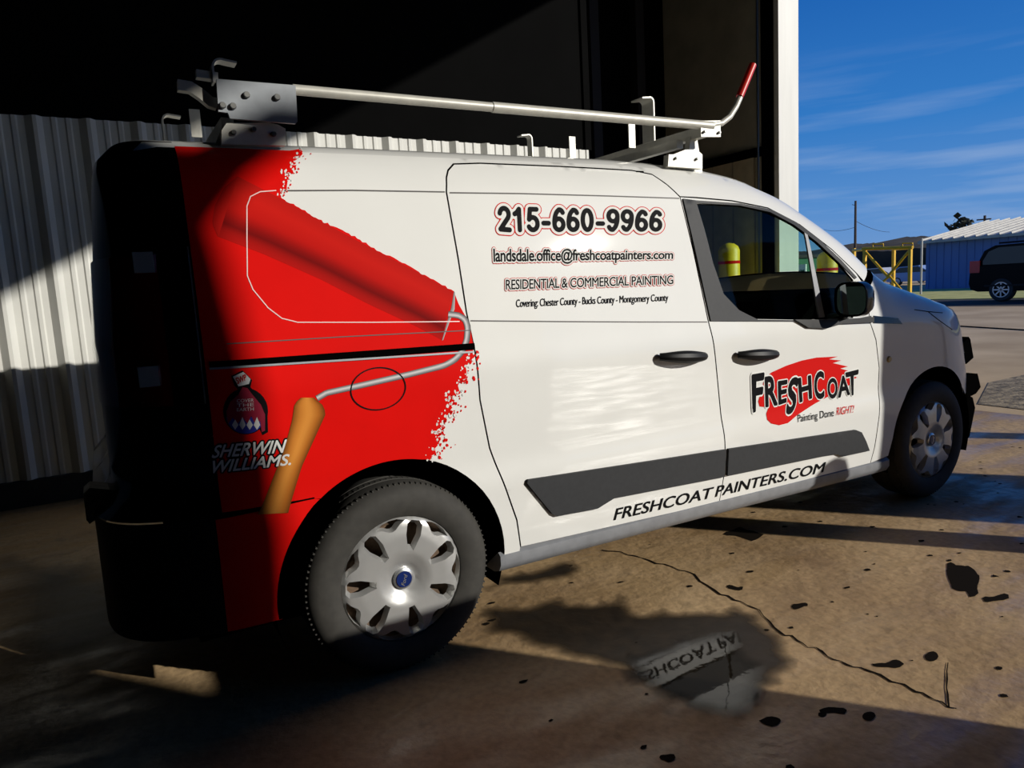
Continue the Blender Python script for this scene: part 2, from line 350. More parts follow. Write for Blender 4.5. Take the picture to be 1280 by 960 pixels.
def strip(name, pts, wd, m, parent, off=.0015, step=.02, close=False):   # thin line on the body, points in (x,z)
    p = resample(pts, step, close); a = np.array(p); n = len(a)
    t = (np.roll(a, -1, 0)-np.roll(a, 1, 0)) if close else np.gradient(a, axis=0); t /= np.linalg.norm(t, axis=1, keepdims=True); nn = np.stack([-t[:, 1], t[:, 0]], -1)
    A = np.concatenate([a+nn*wd/2, a-nn*wd/2]); P = np.stack([A[:, 0], side_y(A[:, 0], A[:, 1]), A[:, 1]], -1)
    return finish(make_skin(P, [(i, (i+1) % n, n+(i+1) % n, n+i) for i in range(n if close else n-1)], off), name, m, parent)

VAN = thing('panel_van', 'white panel van with red paint-roller wrap and ladder rack parked in the bay', 'van', (1.5, YC, 0))
WZ = .322; WB = 3.063; YR = .17
def arc(cx, cz, r, a0, a1, n=22): return [(cx+r*math.cos(R(a0+(a1-a0)*k/n)), cz+r*math.sin(R(a0+(a1-a0)*k/n))) for k in range(n+1)]
def edge_top(xs): return [(float(x), float(z)) for x, z in zip(xs, top_z(np.array(xs), np.full(len(xs), YR)))]
# seam lines traced on the side (pixels -> x,z)
seamA = xz([(558, 222), (558, 240), (565, 280), (573, 325), (583, 390), (593, 436), (600, 500), (612, 560), (632, 610), (646, 650), (651, 684)])
seamB = xz([(850, 246), (868, 320), (885, 400), (894, 445), (903, 530), (907, 580), (899, 628)])
slide_top = xz([(560, 213), (567, 205), (600, 204), (700, 208), (790, 213), (815, 218), (834, 231)])
door_top = xz([(870, 247), (915, 251), (960, 260), (1000, 281), (1040, 312), (1070, 341)])
seamC = xz([(1084, 362), (1087, 402), (1095, 425), (1099, 460), (1099, 520), (1093, 560), (1088, 579)])
slide = [seamA[0]]+slide_top+seamB+seamA[::-1][:-1]
door = seamB[:1]+door_top+seamC+seamB[::-1][:-1]
win = xz([(869, 255), (925, 258), (962, 266), (992, 282), (1020, 303), (1048, 329), (1066, 350), (1069, 372), (1066, 397), (1000, 399), (946, 398), (922, 386), (903, 366), (890, 328), (879, 285)])
sillz = lambda x: .305-.012*(x-.4)
# body side frame: quarter, roof rail and A-pillar in one pressing
rear_x = -.535
frame = [(rear_x, .66)]+[(rear_x, 1.0), (rear_x+.005, 1.4)]+edge_top(np.linspace(rear_x, 2.62, 60))+xz([(1080, 352)])+door_top[::-1]+[seamB[0]]+slide_top[::-1]+seamA
archR = arc(-.015, .335, .392, -6, 127)
frame += [(seamA[-1][0]-.01, archR[0][1]-.01)]+archR+[(-.30, .655)]
def sides(mirror, parent):
    k = dict(mirror=mirror)
    a = side_panel('body_side', frame, M['white'], parent, step=.024, **k)
    s = side_panel('sliding_door', slide, M['white'], parent, step=.024, **k)
    d = side_panel('front_door', door, M['white'], parent, holes=[win], step=.024, **k)
    fz = np.linspace(2.66, 3.50, 24); ft = [(float(x), float(top_z(np.array([x]), np.array([.155]))[0])) for x in fz]
    fa = arc(WB, .335, .385, 172, 28)
    f = side_panel('front_fender', seamC[1:]+[(2.655, .30)]+fa+[(3.50, .52), (3.55, .60)]+ft[::-1]+[seamC[0]], M['white'], parent, **k)
    b = side_panel('rear_bumper_side', [(rear_x-.02, .30), (-.395, .30)]+arc(-.015, .335, .392, 185, 127, 14)+[(-.27, .655), (rear_x-.02, .645)], M['white'] if mirror else M['red'], parent, **k)
    return a, s, d, f, b
side_near = sides(False, VAN); sides(True, VAN)
body, slider, fdoor, fender, rbump = side_near
# dark cavity behind the seams
und = [(rear_x, .36), (-.42, .36)]+arc(-.015, .335, .40, 176, 4)+[(.42, .27), (2.62, .25)]+arc(WB, .335, .40, 178, 60)+[(3.25, .85)]+[(2.9, 1.05)]+edge_top(np.linspace(2.6, rear_x, 50))
for mir in (False, True): side_panel('inner_shell', und, M['void'], VAN, holes=[inset(win, -.012)], off=-.014, gap=0, depth=0, step=.07, mirror=mir)
# roof, windscreen, bonnet, nose, tail
yl, yr_ = YR-.004, 2*YC-YR+.004
wb = lambda y: .18*((abs(y-YC)/.9)**2)
ys = np.linspace(yl, yr_, 15)
top_panel('roof', [(-.64, float(y)) for y in ys]+[(2.0-wb(y), float(y)) for y in ys[::-1]], M['white'], VAN, gap=0)
top_panel('windscreen', [(2.0-wb(y), float(y)) for y in ys]+[(2.86-wb(y)*.9, float(y)) for y in ys[::-1]], M['glass'], VAN, depth=0)
ysb = np.linspace(.15, 2*YC-.15, 15)
top_panel('bonnet', [(2.86-wb(y)*.9, float(y)) for y in ysb]+[(3.62-.3*(abs(y-YC)/.9)**3, float(y)) for y in ysb[::-1]], M['white'], VAN, step=.045)
def x_panel(name, poly, m, parent, sign, off=0, step=.05):
    V, T, loops = tri2d(poly, (), step)
    X = solve(lambda x: F(x, V[:, 0], V[:, 1]), np.full(len(V), 1.5), np.full(len(V), 4.4*sign if sign > 0 else -1.2))
    return finish(make_skin(np.stack([X, V[:, 0], V[:, 1]], -1), T, off), name, m, parent)
yy = lambda z, x: float(side_y(np.array([x]), np.array([z]))[0])
x_panel('nose', [(.16, .60), (2*YC-.16, .60), (2*YC-.16, .97), (1.5, 1.02), (YC, 1.04), (.3, 1.02), (.16, .97)], M['white'], VAN, 1)
x_panel('front_bumper', [(.10, .20), (2*YC-.10, .20), (2*YC-.08, .60), (.08, .60)], M['white'], VAN, 1)
x_panel('grille', [(.42, .66), (1.39, .66), (1.33, .86), (.48, .86)], M['black'], VAN, 1, off=.006)
x_panel('lower_grille', [(.32, .28), (1.49, .28), (1.43, .46), (.38, .46)], M['black'], VAN, 1, off=.006)
for s in (0, 1):
    p = [(.14, .74), (.40, .72), (.44, .88), (.20, .97)]
    x_panel('headlamp', [((2*YC-a) if s else a, b) for a, b in p], M['gloss'], VAN, 1, off=.006)
# rear corner pillars wrap round to the back doors
def corner(name, z0, z1, m, mirror=False, x0=rear_x, off=0, q=26):
    mb = MB(); zs = np.linspace(z0, z1, 26); rows = []
    for z in zs:
        y0 = yy(z, x0+.001); ysr = y0+(.46-y0)*np.linspace(0, 1, q)**2.2
        X = solve(lambda x: F(x, ysr, np.full(q, z)), np.full(q, .5), np.full(q, -1.2)); X[0] = x0
        P = np.stack([X, ysr, np.full(q, z)], -1); P = P+normal(P)*off; rows.append(P)
    v = np.concatenate(rows); f = [(i*q+j, i*q+j+1, (i+1)*q+j+1, (i+1)*q+j) for i in range(len(zs)-1) for j in range(q-1)]
    if mirror: v[:, 1] = 2*YC-v[:, 1]
    mb.add(v, f); return finish(mb, name, m, VAN)
for mir in (False, True):
    corner('rear_pillar', .655, 1.735, M['gloss'], mir)  # gloss black puts the corner's deep shade into the pillar colour
    corner('rear_bumper_corner', .30, .650, M['black'], mir, rear_x-.02)
x_panel('back_door', [(.45, .66), (YC-.004, .66), (YC-.004, 1.70), (.45, 1.70)], M['white'], VAN, -1)
x_panel('back_door', [(YC+.004, .66), (2*YC-.45, .66), (2*YC-.45, 1.70), (YC+.004, 1.70)], M['white'], VAN, -1)
x_panel('rear_bumper', [(.44, .30), (2*YC-.44, .30), (2*YC-.44, .655), (.44, .655)], M['black'], VAN, -1)
MB().box((-.62, .12, .24), (3.5, 2*YC-.12, .30)).build('underbody', M['void'], VAN)
MB().box((1.16, .14, .3), (1.20, 2*YC-.14, 1.70)).build('bulkhead', M['void'], VAN)

# wheel housings
for cx, r in ((-.015, .40), (WB, .395)):
    for s in (0, 1):
        mb = MB(); P = arc(cx, .335, r, 200, -20, 30); y0, y1 = .02, .34
        A = [(a, y0, b) for a, b in P]+[(a, y1, b) for a, b in P]; k = len(P)
        if s: A = [(a, 2*YC-b, c) for a, b, c in A]
        mb.add(A, [(i, i+1, k+i+1, k+i) for i in range(k-1)]+[tuple(range(k, 2*k))]); mb.build('wheel_housing', M['void'], VAN)
# sill, cladding and side details
sp = xz([(619, 696), (898, 626), (1102, 576)])
mb = MB(); xs = np.linspace(.36, 2.66, 40); rows = []
for x in xs:
    zt = np.interp(x, [p[0] for p in sp], [p[1] for p in sp]); yt = yy(zt, x)
    rows.append([(x, yt+.012, zt+.008), (x, yt-.004, zt-.004), (x, yt-.004, zt-.035), (x, yt+.012, zt-.062), (x, yt+.05, zt-.075), (x, yt+.12, zt-.075)])
k = 6; mb.add([p for r in rows for p in r], [(i*k+j, i*k+j+1, (i+1)*k+j+1, (i+1)*k+j) for i in range(39) for j in range(k-1)]+[tuple(range(k)), tuple(range(39*k, 40*k))])
mb.build('sill', M['sill'], VAN, True, 50)
def raised(name, poly, m, parent, h=.012, step=.03): return side_panel(name, poly, m, parent, off=h, gap=.004, depth=h+.004, step=step)
raised('cladding', xz([(657.5, 598), (906, 560.5), (904, 596), (766, 623), (745, 636), (694, 645.5), (688, 643), (656, 604)]), M['clad'], slider)
raised('cladding', xz([(908, 560), (1067.5, 536), (1075, 539), (1081, 551), (1085, 563), (1050, 571), (1043, 568), (1030, 570), (906.5, 595)]), M['clad'], fdoor)
raised('window_surround', xz([(852, 248), (869, 250), (880, 286), (891, 329), (904, 367), (923, 387), (946, 398.5), (1000, 399.5), (1066, 398), (1088, 394), (1090, 403), (887, 402.5)]), M['clad'], fdoor, .006)
raised('window_seal', xz([(866, 250), (925, 253.5), (964, 261.5), (995, 277.5), (1023, 298.5), (1051, 324.5), (1071, 347), (1068, 350), (1048, 329.5), (1020, 303.5), (992, 282.5), (962, 266.5), (925, 258.5), (869, 255)]), M['black'], fdoor, .004)
raised('black_belt_patch', xz([(990, 400), (1040, 399), (1090, 396), (1090, 404), (1050, 406), (1030, 412), (1008, 411)]), M['black'], fdoor, .014)  # raised black patch on the door just below the window
raised('quarter_pillar', xz([(1004, 289.5), (1009, 293), (1031, 397), (1023, 398)]), M['sill'], fdoor, .004)
raised('fender_trim', xz([(1091, 394), (1122, 397), (1128, 405.5), (1091, 404.5)]), M['gloss'], fender, .004)
side_panel('window_glass', inset(win, -.006), M['glass'], fdoor, off=-.006, gap=0, depth=0, step=.05)
o = side_panel('window_glass', inset(win, -.006), M['glass'], VAN, off=-.006, gap=0, depth=0, step=.05, mirror=True)
lx, ly, lz = hit([(1111, 449)])[0]
MB().lathe([(0, -.008), (.012, -.008), (.016, -.004), (.017, .004)], 20, (lx, ly, lz)).build('side_marker_lamp', M['amber'], fender, True)
for quad, pn in (((822, 878, 446), slider), ((920, 967, 443.5), fdoor)):
    a = hit([(quad[0], quad[2])])[0]; b = hit([(quad[1], quad[2]-1)])[0]; c = (a+b)/2; L = np.linalg.norm(b-a)
    mb = MB(); n = 14
    path = [a+(b-a)*t+np.array([0, -.012-.028*math.sin(math.pi*t)**.5, 0]) for t in np.linspace(0, 1, n)]
    mb.tube(path, [.015+.011*math.sin(math.pi*t) for t in np.linspace(0, 1, n)], 10); hd_ = mb.build('door_handle', M['black'], pn, True)
# stamped panel outlines, rail and fuel flap on the quarter
crease = mat('seam_shadow', (70, 66, 64), .6); pale = mat('seam_edge', (232, 200, 196), .3)
wp = xz([(556, 240), (440, 238), (345, 238.5), (325, 240), (313, 246), (308.5, 258), (308.5, 300), (309, 345), (316, 362), (335, 385), (352, 398), (372, 403), (470, 403), (574, 402)])
strip('window_blank_groove', wp[:3], .004, crease, body); strip('window_blank_edge', wp[2:], .003, pale, body, .003)
strip('door_crease', xz([(562, 241), (650, 242), (760, 245), (849, 248)]), .004, crease, slider)
strip('belt_seam', xz([(588, 401), (700, 402), (800, 402.5), (884, 402.5)]), .004, crease, slider)
strip('belt_crease', xz([(283, 430), (430, 421), (588, 413)]), .003, crease, body, .003)
fc = hit([(473, 486)])[0]
strip('fuel_flap_gap', [(fc[0]+.090*math.cos(t), fc[2]+.066*math.sin(t)) for t in np.linspace(0, 2*math.pi, 40, endpoint=False)], .004, M['ink'], body, .0036, close=True)
rl = xz([(262, 457), (593, 433)]); rl2 = xz([(262, 461), (592, 440)])
mb_rail = strip('slide_rail', rl, .022, M['void'], body, .0042); strip('rail_lip', rl2, .006, M['zinc'], body, .006)
strip('bumper_seam', [(rear_x, .652), (-.27, .655)], .005, M['void'], body, .003)

# ------------------------------------------------------------------ wheels
def hubcap_mesh():
    Rr = .215; circ = lambda r, n=84: [(r*math.cos(2*math.pi*k/n), r*math.sin(2*math.pi*k/n)) for k in range(n)]
    holes = []
    for k in range(7):
        a = 2*math.pi*k/7+R(74); ca, sa = math.cos(a), math.sin(a)
        slot = [(.098, -.010), (.150, -.026), (.186, -.027), (.198, -.014), (.198, .014), (.186, .027), (.150, .026), (.098, .010)]
        holes.append([(r*ca-t*sa, r*sa+t*ca) for r, t in slot])
        b = a+math.pi/7; cb, sb = math.cos(b), math.sin(b)
        pk = [(.200, -.052), (.186, -.030), (.174, -.012), (.171, 0), (.174, .012), (.186, .030), (.200, .052), (.206, .026), (.207, 0), (.206, -.026)]
        holes.append([((math.hypot(r, t) if False else r)*cb-t*sb, r*sb+t*cb) for r, t in [(math.sqrt(max(r*r-t*t, 0)) if r > .199 else r, t) for r, t in pk]])
    V, T, loops = tri2d(circ(Rr), holes, .012)
    def h(r): return np.interp(r, [0, .045, .055, .09, .15, .19, .205, .215], [-.004, -.004, -.012, -.024, -.024, -.018, -.012, .004])
    mb = MB(); rr = np.hypot(V[:, 0], V[:, 1]); mb.add(np.stack([V[:, 0], h(rr)+.018, V[:, 1]], -1), T)
    for L in loops[1:]:
        A = np.array(L); r = np.hypot(A[:, 0], A[:, 1]); c = A.mean(0); k = len(A); y = h(r)+.018; B = c+(A-c)*.72
        mb.add(list(np.stack([A[:, 0], y, A[:, 1]], -1))+list(np.stack([B[:, 0], y+.026, B[:, 1]], -1)), [(i, (i+1) % k, k+(i+1) % k, k+i) for i in range(k)])
    return mb
hubmb = hubcap_mesh()
tyre_prof = [(.205, .03), (.212, .006), (.222, .000), (.250, -.006), (.285, -.004), (.302, .006), (.312, .016), (.318, .026), (.322, .045),
             (.322, .075), (.314, .078), (.314, .084), (.322, .087), (.323, .115), (.314, .118), (.314, .124), (.323, .127), (.322, .17), (.312, .195), (.285, .205), (.21, .195)]
def text_mesh(body_, offset=0, shear=0, spacing=1, bold=False):
    c = bpy.data.curves.new('t', 'FONT'); c.body = body_; c.offset = offset; c.shear = shear; c.space_character = spacing; c.resolution_u = 4
    o = bpy.data.objects.new('t', c); COL.objects.link(o); bpy.context.view_layer.update()
    me = bpy.data.meshes.new_from_object(o.evaluated_get(bpy.context.evaluated_depsgraph_get()))
    V = np.array([v.co[:2] for v in me.vertices]); T = [tuple(p.vertices) for p in me.polygons]
    bpy.data.objects.remove(o); bpy.data.curves.remove(c); bpy.data.meshes.remove(me); return V, T
CAPV, _ = text_mesh('H'); CAPH = CAPV[:, 1].max()
def wheel(cx, cy, flip, name='wheel'):
    mb = MB(); mb.v = list(hubmb.v); mb.f = list(hubmb.f); sg = -1 if flip else 1
    def pl(b): b.v = [(a+cx, cy+sg*y, c+WZ) for a, y, c in b.v]; return b
    o = pl(mb).build(name, M['hub'], VAN, True, 30)
    t = pl(MB().lathe(tyre_prof, 96)).build('tyre', M['rubber'], o, True, 40)
    tb = MB()
    for k in range(104):
        a = 2*math.pi*k/104
        Mx = Matrix.Rotation(-a, 4, 'Y')
        tb.box((.308, .020, -.0025), (.3205, .046, .0025), Mx); tb.box((.318, .090, -.0025), (.3232, .112, .0025), Mx)
    pl(tb).build('tread_blocks', M['rubber'], o)['kind'] = 'stuff'
    pl(MB().lathe([(0, .05), (.18, .05), (.206, .03)], 40)).build('rim', M['rust'], o, True)
    pl(MB().lathe([(.0, .004), (.030, .004), (.036, .008), (.036, .02)], 32)).build('cap_ring', M['silver'], o, True)
    bd = MB(); el = [(.027*math.cos(t), .0005, .027*math.sin(t)) for t in np.linspace(0, 2*math.pi, 32, endpoint=False)]
    pl(bd.prism(el, (0, .006, 0))).build('cap_badge', M['blue'], o)
    V, T = text_mesh('Ford', .012, .3); w_ = V[:, 0].max()-V[:, 0].min(); V = (V-[V[:, 0].mean(), CAPH/2])*.040/w_; V = V@np.array([[math.cos(R(70)), math.sin(R(70))], [-math.sin(R(70)), math.cos(R(70))]])
    pl(MB().add([(a, -.0005, b) for a, b in V], T)).build('cap_script', M['silver'], o)
    return o
wheel(0, .0, False); wheel(WB, .0, False); wheel(0, 2*YC, True); wheel(WB, 2*YC, True)

# ------------------------------------------------------------------ printed wrap and lettering
def rough_line(pts, amp, step, seed=1):
    r = np.random.default_rng(seed); p = resample(pts, step, False); a = np.array(p); t = np.gradient(a, axis=0); t /= np.linalg.norm(t, axis=1, keepdims=True)
    k = r.normal(0, amp, len(a)); k[0] = k[-1] = 0; return [tuple(q) for q in a+np.stack([-t[:, 1], t[:, 0]], -1)*k[:, None]]
top_edge = edge_top(np.linspace(rear_x+.003, -.205, 14))
rag1 = rough_line([(374, 187), (371, 192), (368, 200), (364, 212), (360, 224), (356, 234), (350, 244)], 2.4, 3, 3)
rol = rough_line([(352, 248), (377, 262), (405, 278), (436, 292), (467, 311), (499, 326), (527, 342), (567, 364)], .7, 4, 4)
rod_side = [(567, 364), (573, 380), (582, 396), (588, 412), (592, 436)]
rag2 = rough_line([(590, 441), (585, 459), (576, 481), (564, 500), (557, 519), (548, 537), (544, 556), (538, 574)], 3.2, 4, 5)
redpoly = [(rear_x+.002, .6615)]+top_edge+xz(rag1+rol+rod_side[1:]+rag2)+[(x, z) for x, z in arc(-.015, .335, .3935, 75, 127)]+[(-.30, .6565)]
decal('red_wrap', redpoly, M['red'], body)
def flecks(name, line, n, spread, size, m, seed, parent=body, off=.0016):
    r = np.random.default_rng(seed); L = np.array(resample(line, 2, False)); mb = MB(); V = []; T = []
    for i in range(n):
        c = L[r.integers(len(L))]+np.array([abs(r.normal(0, spread))*.9-spread*.3, r.normal(0, 2)]); s = size*r.uniform(.4, 1.3); a = r.uniform(0, 6.3); o = len(V)
        V += [tuple(c+s*r.uniform(.5, 1)*np.array([math.cos(a+k*1.257), 1.3*math.sin(a+k*1.257)])) for k in range(5)]; T.append(tuple(range(o, o+5)))
    P = hit(V); o = finish(make_skin(P, T, off), name, m, parent); o['kind'] = 'stuff'; return o
flecks('paint_flecks', rag1, 60, 6, 1.6, M['red'], 1); flecks('paint_flecks', rag2, 130, 9, 2.0, M['red'], 2)
flecks('bare_flecks', [(p[0]-3, p[1]) for p in rag1], 45, 5, 1.5, M['white'], 8, off=.0022); flecks('bare_flecks', [(p[0]-5, p[1]) for p in rag2], 90, 7, 1.8, M['white'], 9, off=.0022)
def art(name, A, B, stops, parent, off, n=10, m=24):
    def along(P):
        P = np.array(P, float); d = np.r_[0, np.cumsum(np.linalg.norm(np.diff(P, axis=0), axis=1))]; t = np.linspace(0, d[-1], m)
        return np.stack([np.interp(t, d, P[:, 0]), np.interp(t, d, P[:, 1])], -1)
    a, b = along(A), along(B); ts = np.linspace(0, 1, n); px = np.concatenate([a+(b-a)*t for t in ts]); P = hit(px)
    o = finish(make_skin(P, [(i*m+j, i*m+j+1, (i+1)*m+j+1, (i+1)*m+j) for i in range(n-1) for j in range(m-1)], off), name, M['art'], parent)
    ca = o.data.color_attributes.new('Col', 'FLOAT_COLOR', 'POINT'); sx = [q[0] for q in stops]; cols = np.array([lin(q[1]) for q in stops])
    for i in range(n):
        c = [float(np.interp(ts[i], sx, cols[:, k])) for k in range(3)]+[1]
        for j in range(m): ca.data[i*m+j].color = c
    return o
art('roller_shadow', [(290, 306), (400, 352), (470, 385), (535, 412)], [(300, 322), (390, 362), (450, 392), (550, 426)], [(0, (112, 8, 6)), (.3, (138, 10, 8)), (1, (206, 16, 10))], body, .0017)
art('roller_sleeve', [(297, 221), (352, 249), (405, 279), (467, 312), (527, 343), (566, 365)], [(272, 296), (330, 318), (400, 349), (460, 380), (520, 408), (552, 425)],
    [(0, (182, 22, 16)), (.25, (198, 26, 18)), (.5, (186, 20, 14)), (.66, (140, 12, 10)), (.76, (112, 8, 8)), (.88, (160, 16, 12)), (1, (176, 18, 14))], body, .0022, 22, 30)
art('roller_sleeve_end', [(297, 221), (280, 235), (268, 258), (265, 280), (272, 296)], [(297, 222), (291, 240), (284, 260), (278, 280), (273, 296)], [(0, (176, 16, 12)), (1, (186, 22, 16))], body, .0024, 4, 14)
art('roller_end_cap', [(567, 364), (564, 384), (558, 404), (552, 426)], [(568.5, 366), (568, 386), (561, 404), (553.5, 425)], [(0, (120, 112, 112)), (1, (186, 184, 184))], body, .0026, 4, 10)
rodp = [(560, 393), (572, 394), (581, 399), (584.5, 409), (583, 426), (577, 440), (568, 450), (555, 457), (511, 468), (449, 482), (408, 491), (396, 498)]
ra = np.array(resample(rodp, 5, False)); tt = np.gradient(ra, axis=0); tt /= np.linalg.norm(tt, axis=1, keepdims=True); nn_ = np.stack([-tt[:, 1], tt[:, 0]], -1)
art('roller_frame_rod', ra-nn_*3.8, ra+nn_*3.8, [(0, (70, 66, 66)), (.3, (150, 148, 150)), (.6, (214, 212, 212)), (.8, (150, 146, 146)), (1, (80, 74, 74))], body, .0028, 8, 60)
art('roller_handle', [(376, 497), (368, 504), (365, 525), (355, 562), (342, 595), (329, 628), (322, 643)], [(392, 497), (404, 507), (407, 517), (392, 550), (377, 583), (366, 619), (360, 641)],
    [(0, (120, 66, 22)), (.25, (196, 122, 48)), (.5, (214, 142, 62)), (.78, (176, 104, 38)), (1, (104, 54, 18))], body, .0030, 10, 24)
def copies(V, T, rad, n=14):
    if rad <= 0: return V, T
    VV = [V]; TT = list(T); m = len(V)
    for k in range(n):
        VV.append(V+rad*np.array([math.cos(2*math.pi*k/n), math.sin(2*math.pi*k/n)])); TT += [tuple(i+m*(k+1) for i in f) for f in T]
    return np.concatenate(VV), TT
def print_mesh(name, V, T, x0, x1, caph, quad, m, parent, off, nbase=0):
    lift = (np.arange(len(V))//nbase)*.00003 if nbase else np.zeros(len(V))
    u = (V[:, 0]-x0)/(x1-x0); v = 1-V[:, 1]/caph
    q = np.array(quad, float); P = ((1-u)*(1-v))[:, None]*q[0]+(u*(1-v))[:, None]*q[1]+(u*v)[:, None]*q[2]+((1-u)*v)[:, None]*q[3]
    H = hit(P); return finish(make_skin(H+normal(H)*lift[:, None], T, off), name, m, parent)
def print_text(name, s, quad, m, parent, off=.003, offset=0, shear=0, ref=None, spacing=1):
    V0, T0 = text_mesh(s, 0, shear, spacing); x0, x1 = V0[:, 0].min(), V0[:, 0].max(); V, T = copies(V0, T0, offset, 14 if offset > .03 else 8)
    return print_mesh(name, V, T, x0, x1, CAPH, quad, m, parent, off, len(V0))
# bold grotesque digits drawn as strokes
def _arc(cx, cy, rx, ry, a0, a1, n=16): return [(cx+rx*math.cos(R(a0+(a1-a0)*k/n)), cy+ry*math.sin(R(a0+(a1-a0)*k/n))) for k in range(n+1)]
_six = [_arc(.30, .32, .19, .22, 0, 360, 24), _arc(.38, .36, .27, .54, 180, 97, 10)+_arc(.34, .70, .15, .20, 100, 25, 6)]
DIG = {'0': [_arc(.30, .5, .19, .40, 0, 360, 28)], '1': [[(.14, .70), (.24, .76), (.33, .88), (.33, .10)]], '2': [_arc(.30, .68, .19, .22, 170, -40, 14)+[(.11, .13), (.50, .10)]],
       '5': [[(.47, .89), (.19, .89), (.14, .50)]+_arc(.29, .34, .20, .24, 130, -150, 18)], '6': _six, '9': [[(.60-x, 1-y) for x, y in l] for l in _six], '-': [[(.14, .36), (.36, .36)]]}
def stroke_digits(s, wd, h=.024):      # union of round strokes, contoured on a fine grid (marching squares)
    segs = []; x = 0
    for ch in s:
        for l in DIG[ch]: segs += [(a[0]+x, a[1], b[0]+x, b[1]) for a, b in zip(l[:-1], l[1:])]
        x += .50 if ch == '-' else .61
    gx = np.arange(-.3, x+.3, h); gz = np.arange(-.3, 1.3, h); X, Z = np.meshgrid(gx, gz, indexing='ij'); D = np.full(X.shape, 9.)
    for a, b, c, d in segs:
        u = np.clip(((X-a)*(c-a)+(Z-b)*(d-b))/max((c-a)**2+(d-b)**2, 1e-9), 0, 1); D = np.minimum(D, np.hypot(X-a-u*(c-a), Z-b-u*(d-b)))
    D -= wd/2; V = []; T = []; idx = {}
    def vid(p):
        k = (round(p[0], 5), round(p[1], 5))
        if k not in idx: idx[k] = len(V); V.append(p)
        return idx[k]
    for i, j in zip(*np.where((D[:-1, :-1] < 0) | (D[1:, :-1] < 0) | (D[1:, 1:] < 0) | (D[:-1, 1:] < 0))):
        c = [(i, j), (i+1, j), (i+1, j+1), (i, j+1)]; poly = []
        for k in range(4):
            p, q_ = c[k], c[(k+1) % 4]; dp, dq = D[p], D[q_]; P = (gx[p[0]], gz[p[1]]); Q = (gx[q_[0]], gz[q_[1]])
            if dp < 0: poly.append(vid(P))
            if (dp < 0) != (dq < 0): t = dp/(dp-dq); poly.append(vid((P[0]+(Q[0]-P[0])*t, P[1]+(Q[1]-P[1])*t)))
        poly = list(dict.fromkeys(poly))
        if len(poly) >= 3: T.append(tuple(poly))
    return np.array(V), T
def outlined(s, quad, parent, layers, **k):
    for i, (nm, m, of) in enumerate(layers): print_text(nm, s, quad, m, parent, .0012+.0007*i, of, **k)
q = [(622, 257), (826, 262.5), (826, 290), (624, 291)]
for i_, (nm, m_, wd) in enumerate((('phone_number_outline', M['inkred'], .46), ('phone_number_halo', M['inkwhite'], .39), ('phone_number', M['ink'], .19))):
    V, T = stroke_digits('215-660-9966', wd); print_mesh(nm, V, T, .05, 7.02, 1.0, q, m_, slider, .0012+.0004*i_)
q = [(616.5, 311.5), (841, 313.5), (840.5, 323.5), (617, 327)]
outlined('landsdale.office@freshcoatpainters.com', q, slider, [('email_outline', M['inkred'], .14), ('email_halo', M['inkwhite'], .105), ('email_lettering', M['ink'], .022)], spacing=.95)
q = [(632, 350), (841, 344.5), (841, 355), (632, 362)]
outlined('RESIDENTIAL & COMMERCIAL PAINTING', q, slider, [('services_outline', M['inkred'], .14), ('services_halo', M['inkwhite'], .10), ('services_lettering', M['ink'], .012)], spacing=.95)
print_text('counties_lettering', 'Covering: Chester County - Bucks County - Montgomery County', [(645, 374.5), (835, 367.5), (835, 376), (645, 384)], M['ink'], slider, .0018, .006, spacing=.95)
q = np.array([(769, 636), (1032, 577.5), (1030, 589.5), (767, 650)], float)
for s_, u0, u1, pr in (('FRESHCOAT', 0, .468, slider), ('PAINTERS.COM', .482, 1, fdoor)):
    qq = [q[0]+(q[1]-q[0])*u0, q[0]+(q[1]-q[0])*u1, q[3]+(q[2]-q[3])*u1, q[3]+(q[2]-q[3])*u0]
    print_text('web_address', s_, qq, M['ink'], pr, .0018, .016, .12)
zE = lambda pts: [(880+x/3.2, 420+y/3.2) for x, y in pts]
brush = zE([(232, 205), (240, 170), (270, 145), (330, 118), (390, 98), (450, 86), (535, 82), (500, 93), (548, 98), (515, 108), (575, 122), (545, 130), (600, 146), (575, 152), (612, 166), (585, 178), (596, 190), (560, 205), (500, 240), (440, 272), (370, 318), (335, 348), (300, 357), (268, 350), (252, 335), (248, 310), (256, 290), (240, 284), (222, 282), (216, 262), (224, 235)])
decal('brush_stroke', xz(brush), M['inkred'], fdoor, .0014, .02)
LY = [('logo_halo', M['inkwhite'], .07), ('logo_lettering', M['ink'], .035)]
def logo(ch, quad, sh=0):
    for i, (nm, m, of) in enumerate(LY): print_text(nm, ch, quad, m, fdoor, .0022+.0007*i, of, sh)
for ch, a in {'F': (192, 156, 234, 150, 222, 208, 196, 300), 'R': (243, 168, 285, 160, 290, 272, 246, 280), 'E': (296, 184, 330, 178, 326, 262, 298, 272), 'S': (338, 180, 374, 172, 360, 300, 326, 318),
              'H': (376, 172, 424, 160, 428, 246, 382, 262), 'C': (440, 150, 476, 144, 478, 244, 442, 250), 'O': (492, 176, 530, 168, 532, 242, 496, 250), 'A': (536, 166, 574, 158, 580, 232, 536, 244), 'T': (566, 150, 614, 138, 606, 228, 578, 238)}.items():
    if ch == 'F': a = (192, 160, 236, 152, 226, 292, 194, 300)
    if ch == 'S': a = (340, 178, 376, 168, 360, 296, 328, 312)
    p = zE([(a[0], a[1]), (a[2], a[3]), (a[4], a[5]), (a[6], a[7])]); logo(ch, p)
print_text('slogan', 'Painting Done', [(996.5, 518.5), (1042, 511), (1042, 520), (997, 527.5)], M['ink'], fdoor, .0030, 0)
